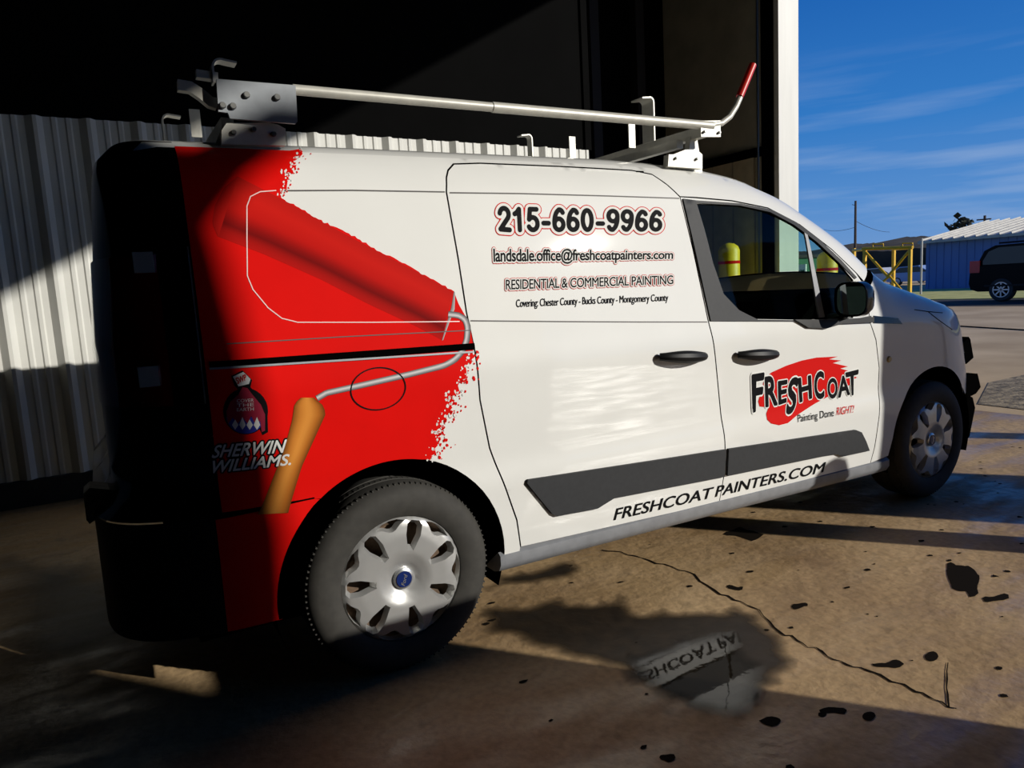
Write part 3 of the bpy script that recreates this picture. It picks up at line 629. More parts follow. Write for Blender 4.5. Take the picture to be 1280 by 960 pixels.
print_text('slogan', 'RIGHT!', [(1045, 509.5), (1067.5, 506.5), (1066.5, 515.5), (1045, 519)], M['inkred'], fdoor, .0030, 0, .2)
for s_, qd in (('SHERWIN', [(267, 557), (358, 549.5), (356.5, 565), (265, 572)]), ('WILLIAMS.', [(266.5, 576), (363, 567.5), (363, 580.5), (265, 591)])):
    for nm, m, of, oo in (('brand_outline', M['ink'], .11, .0022), ('brand_lettering', M['inkwhite'], .02, .0034)): print_text(nm, s_, qd, m, body, oo, of, .25)
# paint-can-over-globe emblem
ell = lambda cx, cy, rx, ry, n=30, a0=0, a1=360: [(cx+rx*math.cos(R(a0+(a1-a0)*k/n)), cy+ry*math.sin(R(a0+(a1-a0)*k/n))) for k in range(n + (a1-a0 != 360))]
def pdecal(nm, px, m, off): return decal(nm, xz(px), m, body, off, .012)
pdecal('emblem_outline', ell(307, 514, 28, 29), M['ink'], .0020); pdecal('emblem_outline', [(289, 470), (303, 463), (315, 475), (313, 484), (320, 492), (334, 512), (335, 540), (328, 544), (300, 490), (293, 482)], M['ink'], .0021)
mpaint = mat('emblem_paint', (150, 20, 52), .4); mglobe = mat('emblem_globe', (40, 48, 150), .4)
pdecal('emblem_globe', ell(307, 519, 24, 23, 24, 5, 175), mglobe, .0026)
pdecal('emblem_paint', [(303, 484), (309, 485), (316, 494), (326, 506), (331, 518), (331, 538), (327, 540), (325, 526), (319, 530), (314, 520), (309, 529), (303, 521), (297, 530), (291, 522), (285, 530), (283, 514), (288, 502), (298, 493)], mpaint, .0030)
pdecal('emblem_can', [(291, 471), (304, 465), (313, 474), (311, 480), (298, 483)], M['inkwhite'], .0032)
for s_, y_ in (('COVER', 499), ('THE', 504.5), ('EARTH', 510)): print_text('emblem_lettering', s_, [(296, y_), (317, y_-1), (317, y_+3), (296, y_+4)], M['inkwhite'], body, .0040, 0)
print_text('emblem_lettering', 'SWP', [(294, 473), (307, 468), (308, 475), (297, 480)], M['inkred'], body, .0042, .03)
for k in range(4): pdecal('emblem_continent', [(290+k*9, 531), (294+k*9, 524-k % 2*3), (298+k*9, 531), (294+k*9, 537)], M['inkwhite'], .0034)

# ------------------------------------------------------------------ van: lamps, hinges, mirror, cab, broken bumper pieces
corner('tail_lamp', .98, 1.40, M['lamp'], False, -.62, .006, 14); corner('tail_lamp', .98, 1.40, M['lamp'], True, -.62, .006, 14)
mh = mat('hinge_bare_metal', (150, 156, 158), .4, metal=.6)
for px, py in ((183, 329), (190, 470)):
    c = hit([(px, py)])[0]; n_ = normal(c[None])[0]; a = c+n_*.012
    o = MB().box((a[0]-.028, a[1]-.012, a[2]-.028), (a[0]+.022, a[1]+.012, a[2]+.028)).build('door_hinge', mh, VAN)
for z0, z1 in ((.98, 1.42),):
    strip('lamp_edge_line', [(rear_x-.008, z0), (rear_x-.004, z1)], .004, M['silver'], VAN, .004)
mb = MB(); cx, cy, cz = at(1066, 374, y=-.09); cy += .125
mb.add([], []); prof = [(0, 1.0), (.35, 1.02), (.7, .85), (1, .45)]
rings = []; n = 20
for t, s in prof:
    rings += [(cx-.02+.11*t, cy-.125+.082*s*math.copysign(abs(math.cos(a))**.6, math.cos(a)), cz+.080*s*math.copysign(abs(math.sin(a))**.6, math.sin(a))) for a in np.linspace(0, 2*math.pi, n, endpoint=False)]
mb.add(rings, [(i*n+j, i*n+(j+1) % n, (i+1)*n+(j+1) % n, (i+1)*n+j) for i in range(3) for j in range(n)]+[tuple(range(3*n, 4*n))])
mir = mb.build('door_mirror', M['gloss'], VAN, True)
mb = MB(); g = [(cx-.012, cy-.125+.073*math.copysign(abs(math.cos(a))**.6, math.cos(a)), cz+.071*math.copysign(abs(math.sin(a))**.6, math.sin(a))) for a in np.linspace(0, 2*math.pi, n, endpoint=False)]
mb.prism(g, (.006, 0, 0)).build('mirror_glass', M['mirror'], mir)
MB().tube([(cx+.03, cy-.08, cz-.07), (cx+.04, cy-.02, cz-.085), (cx+.05, cy+.03, cz-.09)], .022, 8).build('mirror_arm', M['black'], mir)
def seat(y):
    mb = MB()
    mb.box((1.32, y-.25, .55), (1.85, y+.25, .74)); o = mb.build('seat', M['seat'], VAN)
    mb = MB().prism([(1.24, y-.24, .70), (1.40, y-.24, .70), (1.32, y-.24, 1.16), (1.22, y-.24, 1.16)], (0, .48, 0)); mb.build('seat_back', M['seat'], o)
    MB().prism([(1.21, y-.12, 1.19), (1.29, y-.12, 1.19), (1.27, y-.12, 1.33), (1.21, y-.12, 1.33)], (0, .24, 0)).build('head_rest', M['seat'], o)
seat(.50); seat(2*YC-.50)
MB().prism([(2.80, .16, 1.165), (2.6, .16, 1.15), (2.30, .16, 1.12), (2.18, .16, 1.03), (2.22, .16, .6), (2.80, .16, .6)], (0, 2*YC-.32, 0)).build('dashboard', M['void'], VAN)
MB().box((1.2, .12, .3), (2.7, 2*YC-.12, .36)).build('cab_floor', M['void'], VAN)
sw = [np.array([2.08, 1.32, 1.06])+.18*np.array([-.4*math.sin(a), math.cos(a), .9*math.sin(a)]) for a in np.linspace(0, 2*math.pi, 25)]
MB().tube(sw, .014, 8, False).build('steering_wheel', M['black'], VAN)
def shard(name, px, y, t, m):
    P = [at(a, b, y=y) for a, b in px]; return MB().prism(P, (0, t, 0)).build(name, m, VAN)
shard('headlamp_housing', [(1198, 428), (1206, 427), (1211, 421), (1213, 424), (1217, 447), (1208, 455), (1200, 452)], .22, .10, M['void'])
shard('broken_bumper_bracket', [(1203, 474), (1210, 466), (1222, 467), (1226, 484), (1220, 492), (1210, 497), (1204, 490)], .18, .10, M['void'])
shard('torn_wheel_liner', [(1196, 470), (1204, 490), (1216, 497), (1219, 510), (1212, 545), (1198, 566), (1190, 560), (1200, 520)], .14, .02, M['void'])
def bpx(px, x): return [at(a, b, x=x) for a, b in px]
shard('torn_rear_bumper', [(104, 617), (112, 610), (138, 612), (146, 622), (150, 650), (138, 640), (128, 644), (112, 655), (108, 650)], .30, .10, mat('scuffed_bumper', (120, 116, 100), .6, var=.3, scale=30))

# ladder rack
RY = .13
def plate(name, px, y, t, m, parent): return MB().prism([at(a, b, y=y) for a, b in px], (0, t, 0)).build(name, m, parent)
pa, pb, pc = at(366, 112, y=RY+.03), at(615, 134, y=RY+.01), at(890, 157.5, y=RY-.02)
strip_lines = [[(1143, 387), (1160, 389.5), (1178, 391)], [(1160, 389.5), (1172, 399), (1190, 412)]]
for l_ in strip_lines: MB().tube([p_ for p_ in hit(resample(l_, 6, False))], .0022, 6).build('bonnet_shut_line', M['void'], VAN)
RK = MB().tube([pa, pb], .016, 14).build('ladder_rack', M['rack'], VAN, True); RK['label'] = 'pale steel drop-down ladder rack with red grip on the roof'
plate('rear_pivot_plate', [(270.5, 98.5), (369.5, 106.5), (372, 152), (369.5, 154.5), (287.5, 148), (285, 141), (273, 139.5)], RY, .012, M['zinc'], RK)
plate('rear_foot', [(277, 163), (283, 154), (336, 153), (348, 156), (357, 161), (357, 182), (277, 180)], RY+.02, .03, M['rack'], RK)
plate('front_foot', [(836, 193), (842, 193), (857, 187), (871, 187), (878, 193), (878, 211), (835, 208)], RY+.02, .03, M['rack'], RK)
plate('front_pivot_plate', [(876, 151), (900.5, 150.5), (901, 171), (876.5, 171)], RY-.03, .012, M['rack'], RK)
def bolts(px, y, r):
    for a, b in px: MB().lathe([(0, -.012), (r*.8, -.012), (r, -.006), (r, 0)], 10, tuple(at(a, b, y=y))).build('bolt', M['bolt'], RK, True)
bolts([(308, 119), (346, 122), (278, 132), (291, 133)], RY, .010); bolts([(292, 166), (317, 162), (342, 168)], RY+.02, .008)
bolts([(879.5, 165), (898, 166)], RY-.03, .006); bolts([(844, 198), (870, 199)], RY+.02, .006)
MB().tube([pb, pc], .0185, 14).build('front_tube', M['rack'], RK, True)
hp = [at(a, b, y=RY-.02) for a, b in ((886, 157), (902, 154), (912, 146), (920, 133), (926, 119))]
MB().tube(hp, .0135, 12).build('drop_handle', M['rack'], RK, True)
MB().tube([at(924.5, 121, y=RY-.02), at(941, 81, y=RY-.02)], .0165, 14).build('hand_grip', M['grip'], RK, True)
def ribbon(name, pts, width, t=.006):
    P = [np.array(p, float) for p in pts]; mb = MB(); wv = np.array(width, float); k = len(P)
    v = []
    for i in range(k):
        d = P[min(i+1, k-1)]-P[max(i-1, 0)]; nrm = np.cross(d, wv); nrm = nrm/np.linalg.norm(nrm)*t
        v += [P[i]-wv/2, P[i]+wv/2, P[i]+wv/2+nrm, P[i]-wv/2+nrm]
    f = [(i*4+j, i*4+(j+1) % 4, (i+1)*4+(j+1) % 4, (i+1)*4+j) for i in range(k-1) for j in range(4)]+[(0, 1, 2, 3), (4*k-4, 4*k-3, 4*k-2, 4*k-1)]
    return mb.add(v, f).build(name, M['rack'], RK, True, 40)
def crossbar(p0, y1, h=.05, w_=.035):
    a = np.array(p0); MB().box((a[0]-w_/2, a[1], a[2]-h/2), (a[0]+w_/2, y1, a[2]+h/2)).build('crossbar', M['rack'], RK)
fb = at(880, 163, y=RY); crossbar(fb+[0, 0, -.005], 1.66, .045); lb = at(850, 180, y=RY+.06); crossbar(lb+[.0, 0, 0], 1.64, .035)
rb = at(285, 158, y=RY+.05); crossbar(rb, 1.66, .05)
for yy_ in (RY+.06, 1.60):
    for b_ in (fb, rb):
        zt = float(top_z(np.array([b_[0]]), np.array([max(yy_, .22)]))[0])
        MB().prism([(b_[0]-.05, yy_, zt-.03), (b_[0]+.05, yy_, zt-.03), (b_[0]+.015, yy_, b_[2]), (b_[0]-.015, yy_, b_[2])], (0, .03, 0)).build('riser', M['rack'], RK)
def hook(px, py0, py1, y, face=1, w_=.045):   # upright ladder stop with a curled lip
    b = at(px, py0, y=y); t = at(px, py1, y=y); h = t[2]-b[2]; r = .022
    pts = [b, b+[0, 0, h-r]]+[b+np.array([face*(r-r*math.cos(a)), 0, h-r+r*math.sin(a)]) for a in np.linspace(.3, math.pi*.62, 7)]
    pts.append(pts[-1]+np.array([face*.035, 0, -.004])); ribbon('ladder_stop', pts, (0, w_, 0))
hook(268, 105, 77, RY+.05); hook(207, 180, 145, 1.1); hook(812, 178, 124, .30, -1, .075); hook(664, 197, 169, 1.05, -1)
for px, p0, p1, y in ((246, 168, 137, .75), (790, 182, 153, .42), (716, 199, 171, .85)):
    b = at(px, p0, y=y); t = at(px, p1, y=y); MB().box((b[0]-.018, y-.003, b[2]-.01), (b[0]+.018, y+.003, t[2])).build('ladder_tab', M['rack'], RK)
ribbon('swing_arm', [at(a, b, y=RY+.06) for a, b in ((222, 114), (236, 116), (248, 124), (260, 134), (270, 137))], (0, .03, 0), .03)
ribbon('stub_tube', [at(a, b, y=RY+.05) for a, b in ((245, 98), (272, 102))], (0, .03, 0), .022)

# ------------------------------------------------------------------ floor details
mstain = mat('damp_stain', (40, 30, 18), .55, var=.3, scale=14, bump=.2, bscale=20)
mpud = mat('standing_water', (30, 26, 20), .03, var=.2, scale=6, bump=.03, bscale=9)
mcrack = mat('crack_dirt', (26, 21, 16), .9, spec=.05)
def ground(px, z=.0): return [tuple(at(a, b, z=z)[:2]) for a, b in px]
def soften(m):
    n = m.node_tree; b = n.nodes['Principled BSDF']; o = [q for q in n.nodes if q.type == 'OUTPUT_MATERIAL'][0]
    t = n.nodes.new('ShaderNodeBsdfTransparent'); x = n.nodes.new('ShaderNodeMixShader'); a = n.nodes.new('ShaderNodeVertexColor'); a.layer_name = 'Col'
    n.links.new(a.outputs[0], x.inputs[0]); n.links.new(t.outputs[0], x.inputs[1]); n.links.new(b.outputs[0], x.inputs[2]); n.links.new(x.outputs[0], o.inputs[0]); return m
soften(mstain); soften(mpud)
def blot(name, px, m, z, amp=1.6, seed=1, parent=fl, soft=.07, top=1.0):
    r_ = np.random.default_rng(seed); L = np.array(resample(list(px), 4)); k = r_.normal(0, 1, len(L)); k = np.real(np.fft.ifft(np.fft.fft(k)*np.exp(-(np.minimum(np.arange(len(L)), len(L)-np.arange(len(L)))/(len(L)/5))**2)))
    t = np.roll(L, -1, 0)-np.roll(L, 1, 0); t /= np.linalg.norm(t, axis=1, keepdims=True); L = L+np.stack([-t[:, 1], t[:, 0]], -1)*(k/k.std()*amp)[:, None]
    p = ground([tuple(q) for q in L]); V, T, _ = tri2d(p, (), .03 if m in (mstain, mpud) else .2, m in (mstain, mpud))
    o = MB().add([(a, b, z) for a, b in V], T).build(name, m, parent)
    if m in (mstain, mpud):
        B_ = np.array(resample(p, .02)); ca = o.data.color_attributes.new('Col', 'FLOAT_COLOR', 'POINT')
        for i, q in enumerate(o.data.vertices):
            d = math.sqrt((((B_-np.array(q.co[:2]))**2).sum(1)).min()); v = min(1, d/soft)*top; ca.data[i].color = (v, v, v, 1)
    return o
z6 = lambda pts: [(480+x/1.6, 660+y/1.6) for x, y in pts]
blot('damp_stain', z6([(170, 165), (190, 155), (260, 150), (330, 155), (400, 145), (470, 140), (490, 152), (530, 160), (600, 168), (680, 148), (720, 160), (780, 180), (800, 210), (815, 250), (830, 290), (800, 322), (740, 372), (690, 388), (600, 352), (520, 330), (450, 285), (380, 258), (300, 240), (200, 212)]), mstain, .0012, 5, 11)
blot('damp_stain', z6([(196, 118), (230, 95), (300, 80), (380, 64), (398, 84), (370, 105), (300, 112), (210, 132)]), mstain, .0012, 2, 12)
blot('oil_spot', z6([(1126, 72), (1160, 74), (1178, 84), (1192, 95), (1188, 130), (1172, 136), (1150, 122), (1126, 108)]), mcrack, .0016, 2.6, 13)
for i_, (cx, cy, rx, ry) in enumerate(((833, 157, 14, 6), (1225, 141, 24, 6), (700, 118, 16, 5), (1095, 255, 16, 8), (1010, 272, 34, 6), (770, 385, 24, 9), (895, 365, 26, 9), (970, 380, 14, 7), (565, 460, 12, 8))): blot('oil_spot', z6(ell(cx, cy, rx, ry, 14)), mcrack, .0016, 1.7, 20+i_)
blot('oil_spot', [(905, 668), (925, 660), (955, 668), (940, 676)], mcrack, .0016, .8, 40); blot('oil_spot', [(1185, 706), (1210, 708), (1222, 722), (1212, 742), (1190, 736), (1183, 720)], mcrack, .0017, 1.2, 41)
pd = blot('puddle', z6([(478, 262), (520, 245), (580, 226), (640, 212), (705, 203), (722, 225), (730, 255), (770, 268), (765, 320), (750, 368), (690, 388), (640, 372), (590, 352), (530, 335), (505, 300)]), mpud, .0024, 1.6, 14, None)
tag(pd, 'shallow puddle on the stained concrete beside the van mirroring its side', 'puddle')
blot('damp_stain', [(0, 690), (120, 700), (215, 735), (190, 790), (110, 840), (0, 850)], mstain, .0014, 5, 15, soft=.2, top=.7)
def crack(px, w_=.012):
    a = np.array(ground(rough_line(px, 1.2, 8, int(px[0][0])))); t = np.gradient(a, axis=0); t /= np.linalg.norm(t, axis=1, keepdims=True); nn = np.stack([-t[:, 1], t[:, 0]], -1)
    ww = w_*rng.uniform(.3, 1, len(a))[:, None]; n = len(a); A = np.concatenate([a+nn*ww/2, a-nn*ww/2])
    MB().add([(p[0], p[1], .0020) for p in A], [(i, i+1, n+i+1, n+i) for i in range(n-1)]).build('crack', mcrack, fl)
crack(z6([(435, 45), (500, 55), (560, 75), (620, 95), (660, 125), (700, 145), (750, 165), (790, 210), (850, 235), (900, 262), (980, 290), (1040, 315), (1100, 345), (1145, 362)]))
mb = MB()
for k in range(170):                                   # grit and flakes scattered over the slab
    c = np.array([rng.uniform(.2, 5.2), rng.uniform(-1.6, .5)]); s_ = rng.uniform(.004, .02); a0 = rng.uniform(0, 6.3)
    mb.add([(c[0]+s_*rng.uniform(.5, 1.2)*math.cos(a0+t*1.047), c[1]+.7*s_*rng.uniform(.5, 1.2)*math.sin(a0+t*1.047), .0018) for t in range(6)], [tuple(range(6))])
mb.build('grit', mcrack, fl)['kind'] = 'stuff'
crack(z6([(1128, 270), (1126, 320), (1130, 360)]), .006); crack(z6([(688, 230), (690, 290), (686, 330)]), .006)

# ------------------------------------------------------------------ things at the door
my = mat('bollard_yellow', (232, 200, 20), .5, var=.08, scale=6)
def bollard(x, y, h, label, r=.11):
    b = thing('bollard', label, 'bollard', (x, y, 0), 'yellow bollards guarding the bay door')
    MB().lathe([(r, 0), (r, h-.06), (r*.85, h-.02), (r*.5, h+.01), (0, h+.02)], 28, (x, y, 0), 'z').build('sleeve', my, b, True)
    for zz in (h-.2, h-.55): MB().lathe([(r+.003, zz), (r+.003, zz+.03)], 28, (x, y, 0), 'z').build('red_band', M['inkred'], b, True)
    return b
p = at(911, 306, x=5.05); bollard(p[0], p[1], p[2], 'yellow bollard with red bands inside the white door jamb')
p = at(1034, 316, x=6.4); bollard(p[0], p[1], p[2], 'yellow bollard with red bands outside the door next to the green dumpster')
bollard(3.75, -2.0, 1.2, 'yellow bollard on the bay floor across from the van front door'); bollard(6.6, -1.75, 1.2, 'yellow bollard on the apron facing the van bonnet')
mg = mat('dumpster_green', (10, 98, 62), .5, var=.1, scale=4)
p = at(1052, 345, x=10.7); dz = at(1010, 321, x=9.2)[2]; dy = p[1]+1.2
D = thing('dumpster', 'green steel dumpster with a white sign standing outside the bay door', 'dumpster', (9.2, dy-.6, 0))
MB().prism([(9.2, dy+.25, .12), (9.2, dy-1.1, .12), (9.2, dy-1.2, dz), (9.2, dy+.35, dz)], (1.4, 0, 0)).build('bin_body', mg, D)
MB().box((9.16, dy-1.24, dz), (10.64, dy+.39, dz+.05)).build('lid', M['black'], D)
for yy_ in (dy-.25, dy-.7): MB().box((9.17, yy_, .12), (9.2, yy_+.06, dz)).build('rib', mg, D)
for yy_ in (dy-1.0, dy+.1): MB().lathe([(0, 0), (.07, 0), (.07, .06), (0, .06)], 14, (9.35, yy_, .07), 'y').build('castor', M['black'], D)
c0, c1 = at(995, 331, x=9.19), at(1008, 349, x=9.19)
sg = MB().box((9.17, c1[1], c1[2]), (9.199, c0[1], c0[2])).build('sign_plate', mat('sign_white', (226, 236, 226), .5), D)
V, T = text_mesh('WM', .03); V = V/V[:, 0].max(); hw = c0[1]-c1[1]
MB().add([(9.167, c0[1]-.08*hw-.8*hw*a, c0[2]-.5*(c0[2]-c1[2])+.45*hw*b) for a, b in V], T).build('sign_lettering', mg, sg)
# crate and cabinet added out of frame to cast shade on the floor, wheel and bonnet
mwood = mat('crate_pine', (150, 116, 74), .8, var=.2, scale=10, stretch=(1, 1, 8))
C_ = thing('shade_crate', 'tall pine crate added out of view to shade the floor and rear wheel', 'crate', (2.04, -2.85, 0))
MB().box((1.78, -3.05, .1), (2.30, -2.6, 1.33)).build('crate_box', mwood, C_)
for k in range(6): MB().box((1.76, -3.07, .1+k*.205), (2.32, -3.05, .28+k*.205)).build('plank', mwood, C_)
for xx in (1.82, 2.18): MB().box((xx, -3.05, 0), (xx+.08, -2.6, .1)).build('skid', mwood, C_)
K = thing('shade_cabinet', 'grey two-door steel cabinet added out of view to shade the van bonnet', 'cabinet', (5.15, -2.55, 0))
mcab = mat('cabinet_grey', (96, 100, 104), .5, var=.05)
MB().box((4.72, -2.75, .06), (5.60, -2.35, 2.45)).build('carcass', mcab, K)
for a, b in ((4.73, 5.155), (5.165, 5.59)): MB().box((a, -2.35, .1), (b, -2.33, 2.41)).build('door', mcab, K)
MB().box((4.74, -2.72, 0), (5.58, -2.38, .06)).build('plinth', M['black'], K)

# ------------------------------------------------------------------ outdoors
masph = mat('yard_asphalt', (172, 146, 108), .95, rgb2=(200, 174, 134), scale=.7, bump=.12, bscale=12)
yard = struct(MB().box((5.72, -60, -.25), (420, 240, -.015)).build('ground', masph)); yard['label'] = 'sunlit grey brown asphalt yard beyond the bay'
mgrav = mat('gravel_dirt', (84, 74, 58), .95, rgb2=(170, 152, 120), scale=9, bump=.6, bscale=30)
gv = ground([(1222, 505), (1282, 512), (1400, 520), (1400, 470), (1282, 468), (1236, 478)], -.01); V, T, L = tri2d(gv, (), .3, False)
MB().add([(a, b, -.010) for a, b in V], T).build('gravel_patch', mgrav, yard)
mgrass = mat('winter_grass', (160, 160, 84), .95, rgb2=(204, 198, 118), scale=1.5)
MB().box((27.5, -20, -.05), (39.5, 60, .015)).build('grass_strip', mgrass, yard)
MB().box((22.6, -20, -.05), (27.5, 60, -.008)).build('painted_shade_strip', mat('shade_dark', (30, 28, 26), .95, var=.2, scale=1), yard)  # dark colour paints in the shadow band across the yard by the SUV
MB().tube([tuple(at(a, b, z=-.01)) for a, b in ((1040, 402), (1200, 408), (1400, 420))], .02, 6).build('tar_seam', mcrack, yard)
# blue metal building
def px_at_x(px, py, x): return at(px, py, x=x)
bx = 42.0; cA = at(1157, 345, x=bx); yb = cA[1]; ze = at(1157, 303.5, x=bx)[2]; zr = at(1232, 280, x=bx+7)[2]
mblue = mat('blue_siding', (104, 126, 172), .6, var=.06, scale=.6); mroof = mat('galvanised_roof', (176, 172, 160), .5, var=.14, scale=2.5)
B = thing('metal_building', 'blue metal-sided building with pale ribbed roof beyond the yard', 'building', (bx+7, yb-12, 0))
MB().box((bx, yb-26, -.1), (bx+14, yb, ze)).build('wall', mblue, B)
for k in range(60): MB().box((bx-.04, yb-.2-k*.42, 0), (bx, yb-.2-k*.42+.06, ze)).build('siding_rib', mblue, B) if k < 30 else None
MB().prism([(bx-.4, yb+.3, ze-.05), (bx+7, yb+.3, zr), (bx+14.4, yb+.3, ze-.05), (bx+14.4, yb+.3, ze+.1), (bx+7, yb+.3, zr+.15), (bx-.4, yb+.3, ze+.1)], (0, -26.6, 0)).build('roof', mroof, B)
for k in range(44):
    y_ = yb+.1-k*.6
    if k < 26: MB().add([(bx-.42, y_, ze+.1), (bx-.42, y_-.08, ze+.1), (bx+7, y_-.08, zr+.15), (bx+7, y_, zr+.15), (bx-.42, y_-.04, ze+.2), (bx+7, y_-.04, zr+.25)], [(0, 3, 5, 4), (1, 2, 5, 4), (0, 1, 4)]).build('roof_rib', mroof, B)
MB().prism([(bx, yb-.02, ze), (bx+14, yb-.02, ze), (bx+7, yb-.02, zr)], (0, -.1, 0)).build('gable', mblue, B)
# yellow steel rack
mys = mat('rack_yellow', (226, 176, 20), .5, var=.1, scale=3)
xr = 28.0; Y = thing('steel_rack', 'yellow steel frame rack with diagonal braces in the yard', 'rack', tuple(at(1110, 370, x=xr)*[1, 1, 0]))
def bar(name, p0, p1, r, dx=0): MB().tube([at(*p0, x=xr+dx), at(*p1, x=xr+dx)], r, 8).build(name, mys, Y)
zb = lambda px, dx=0: (px, 371)
legR, legL = at(1138, 310, x=xr), at(1081, 312, x=xr)
for L_ in (legR, legL): MB().box((L_[0]-.06, L_[1]-.06, 0), (L_[0]+.06, L_[1]+.06, L_[2])).build('upright', mys, Y)
bar('top_beam', (1078, 311), (1141, 309), .07); bar('brace', (1082, 315), (1110, 346), .06); bar('brace', (1137, 313), (1112, 343), .06); bar('brace', (1110, 343), (1134, 371), .05); bar('brace', (1112, 345), (1082, 370), .05)
for a, b in (((1091, 305), (1104, 305)), ((1128, 304), (1141, 304))): bar('top_rail', a, b, .03)
for q_ in (1091, 1104, 1128, 1141): bar('rail_post', (q_, 305), (q_, 310), .02)
for L_ in (legR, legL):
    MB().box((L_[0]+3, L_[1]-.06+2.6, 0), (L_[0]+3.12, L_[1]+.06+2.6, L_[2]+.2)).build('upright', mys, Y)
MB().tube([legL, legL+[3, 2.6, .1]], .06, 8).build('top_beam', mys, Y); MB().tube([legR, legR+[3, 2.6, .1]], .06, 8).build('top_beam', mys, Y)
# fence post, utility poles, wires
fp = at(1151, 367, x=33); ft_ = at(1152.5, 298, x=33)
tag(MB().tube([(33, fp[1], -.05), (33, fp[1], ft_[2])], .05, 8).build('fence_post', mat('galv_post', (170, 170, 164), .5, metal=.4)), 'slim pale steel post beside the blue building', 'post')
mpole = mat('weathered_pole', (74, 64, 54), .9)
pt = at(1069.5, 251, x=70); U = thing('utility_pole', 'bare wooden utility pole rising behind the yellow rack', 'pole', (70, pt[1], 0))
MB().tube([(70, pt[1], -.1), (70, pt[1], pt[2])], [.16, .11], 8).build('shaft', mpole, U)
MB().tube([(70, pt[1]-.1, pt[2]-.5), (70, pt[1]+.4, pt[2]-.35)], .03, 6).build('bracket', mpole, U)
for a, b in (((1069, 276), (1112, 290)), ((1069, 284), (1030, 287))):
    e0 = at(*a, x=70); e1 = at(*b, x=100); MB().tube([e0+(e1-e0)*t+np.array([0, 0, -1.2*t*(1-t)]) for t in np.linspace(0, 1, 8)], .025, 5).build('wire', M['black'], U)
pt = at(1231, 271.5, x=90); U2 = thing('utility_pole', 'utility pole with a crossarm showing over the metal building roof', 'pole', (90, pt[1], 0))
MB().tube([(90, pt[1], -.1), (90, pt[1], pt[2]+.2)], .14, 8).build('shaft', mpole, U2)
MB().tube([at(1221, 275, x=90), at(1239, 273.5, x=90)], .09, 6).build('crossarm', mpole, U2)
# hills with bare woods
mh_ = mat('winter_woods', (40, 38, 32), 1, rgb2=(70, 62, 48), scale=.12)
mb = MB(); n = 160; v = []
for i in range(n):
    y_ = 60+i*1.9; px_h = 16.0+1.0*math.sin(i*.09)+.7*math.sin(i*.31)+rng.uniform(0, .9)
    v += [(330, y_, -1), (330, y_, px_h*.62), (350, y_, px_h*.82), (380, y_, px_h*1.0), (430, y_, -1)]
mb.add(v, [(i*5+j, i*5+j+1, (i+1)*5+j+1, (i+1)*5+j) for i in range(n-1) for j in range(4)])
hl = struct(mb.build('hillside', mh_)); hl['label'] = 'low dark wooded ridge on the horizon'
# tree
tp = at(1202, 285, x=75); TR = thing('tree', 'small dark evergreen crown showing over the metal roof', 'tree', (75, tp[1], 0))
MB().tube([(75, tp[1], -.1), (75, tp[1], tp[2])], [.2, .08], 7).build('trunk', mpole, TR)
mb = MB()
for k in range(140):
    d = rng.normal(0, 1, 3); d /= np.linalg.norm(d); d *= rng.uniform(.3, 1)*np.array([1.1, 1.3, 1.0]); c = np.array([75, tp[1], tp[2]+.1])+d
    a = rng.normal(0, .22, 3); b = rng.normal(0, .22, 3); mb.add([c, c+a, c+a+b, c+b], [(0, 1, 2, 3)])
mb.build('foliage', mat('evergreen', (34, 40, 26), .9), TR)['kind'] = 'stuff'

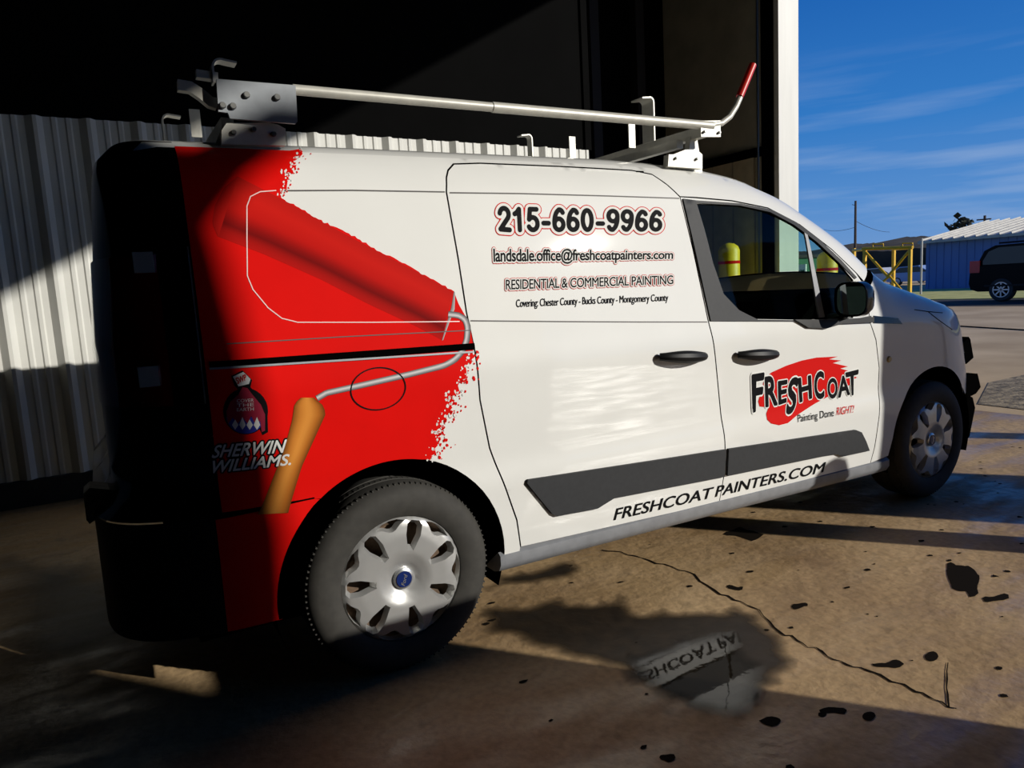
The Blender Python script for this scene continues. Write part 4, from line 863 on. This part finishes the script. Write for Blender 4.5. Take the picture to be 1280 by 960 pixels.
# vehicles
mglassd = mat('dark_car_glass', (14, 17, 20), .08)
def car(name, label, cat, x, y, prof, cabin, wid, body_m, wheels, wr, spoke=True, group=None, dirn=-1):
    """side profile in (s,z), s runs from the tail; the car points along -y (dirn=-1) or +y"""
    o = thing(name, label, cat, (x+wid/2, y+dirn*wheels[0], 0), group)
    P = lambda s, z, xx: (xx, y+dirn*s, z)
    MB().prism([P(s, z, x) for s, z in prof], (wid, 0, 0)).build('body', body_m, o)
    MB().prism([P(s, z, x+.1) for s, z in cabin], (wid-.2, 0, 0)).build('cabin', body_m, o)
    cs = np.array(cabin); c0 = cs.mean(0)
    gl = [tuple(c0+(q-c0)*[.90, .74]) for q in cs]; MB().prism([P(s, z, x+.085) for s, z in gl], (.02, 0, 0)).build('side_glass', mglassd, o)
    for s in wheels:
        t = MB().lathe([(wr*.62, -.01), (wr*.9, -.02), (wr, .03), (wr, .2), (wr*.6, .2)], 26, (x, y+dirn*s, wr), 'x').build('wheel', M['rubber'], o, True)
        MB().lathe([(0, .06), (wr*.64, .05)], 20, (x, y+dirn*s, wr), 'x').build('brake_void', M['void'], t)
        MB().lathe([(wr*.58, -.014), (wr*.66, -.014), (wr*.66, .04)], 26, (x, y+dirn*s, wr), 'x').build('rim_ring', M['hub'], t, True)
        for k in range(8):
            Mx = Matrix.Translation((x, y+dirn*s, wr)) @ Matrix.Rotation(2*math.pi*k/8, 4, 'X'); MB().box((-.012, -.022, .02), (.0, .022, wr*.62), Mx).build('spoke', M['hub'], t)
    return o, P
msuv = mat('suv_black', (4, 4, 5), .4, spec=.1)
sx = 25.2; sy = at(1211, 350, x=sx)[1]
suv, P = car('sport_utility_vehicle', 'black sport utility vehicle with chrome spoked wheels parked by the blue building', 'car', sx, sy,
    [(.06, .42), (.0, .62), (.04, 1.12), (.2, 1.2), (4.0, 1.16), (4.9, 1.02), (5.0, .5), (4.8, .34), (.3, .34)], [(.14, 1.12), (.42, 1.70), (.75, 1.86), (2.6, 1.88), (3.2, 1.74), (4.0, 1.12)], 1.95, msuv, (1.02, 4.0), .39)
MB().box((sx-.012, sy-.34, .98), (sx+.05, sy-.02, 1.38)).build('tail_lamp', mat('suv_lamp', (190, 20, 20), .2), suv)
MB().box((sx-.02, sy-4.8, .5), (sx, sy-.5, .56)).build('side_moulding', M['black'], suv)
MB().tube([(sx+.25, sy-.8, 1.93), (sx+.25, sy-2.6, 1.94)], .03, 8).build('roof_rail', M['black'], suv)
mc = mat('car_silver_blue', (150, 172, 206), .3, coat=.5)
def small_car(px, py, x, label, m):
    p_ = at(px, py, x=x); return car('parked_car', label, 'car', x, p_[1], [(.05, .3), (0, .6), (.1, .92), (4.3, .88), (4.5, .6), (4.4, .3)], [(.25, .9), (.9, 1.4), (2.4, 1.45), (3.3, .9)], 1.75, m, (.85, 3.6), .32, group='cars parked far behind the rack')
small_car(1108, 352, 52, 'pale blue hatchback parked behind the yellow rack', mc)
small_car(1066, 352, 56, 'white car parked far behind the van bonnet', mat('car_white', (196, 198, 200), .3, coat=.5))
small_car(1138, 352, 60, 'dark car parked beside the blue building', mat('car_dark', (26, 28, 34), .3, coat=.5))
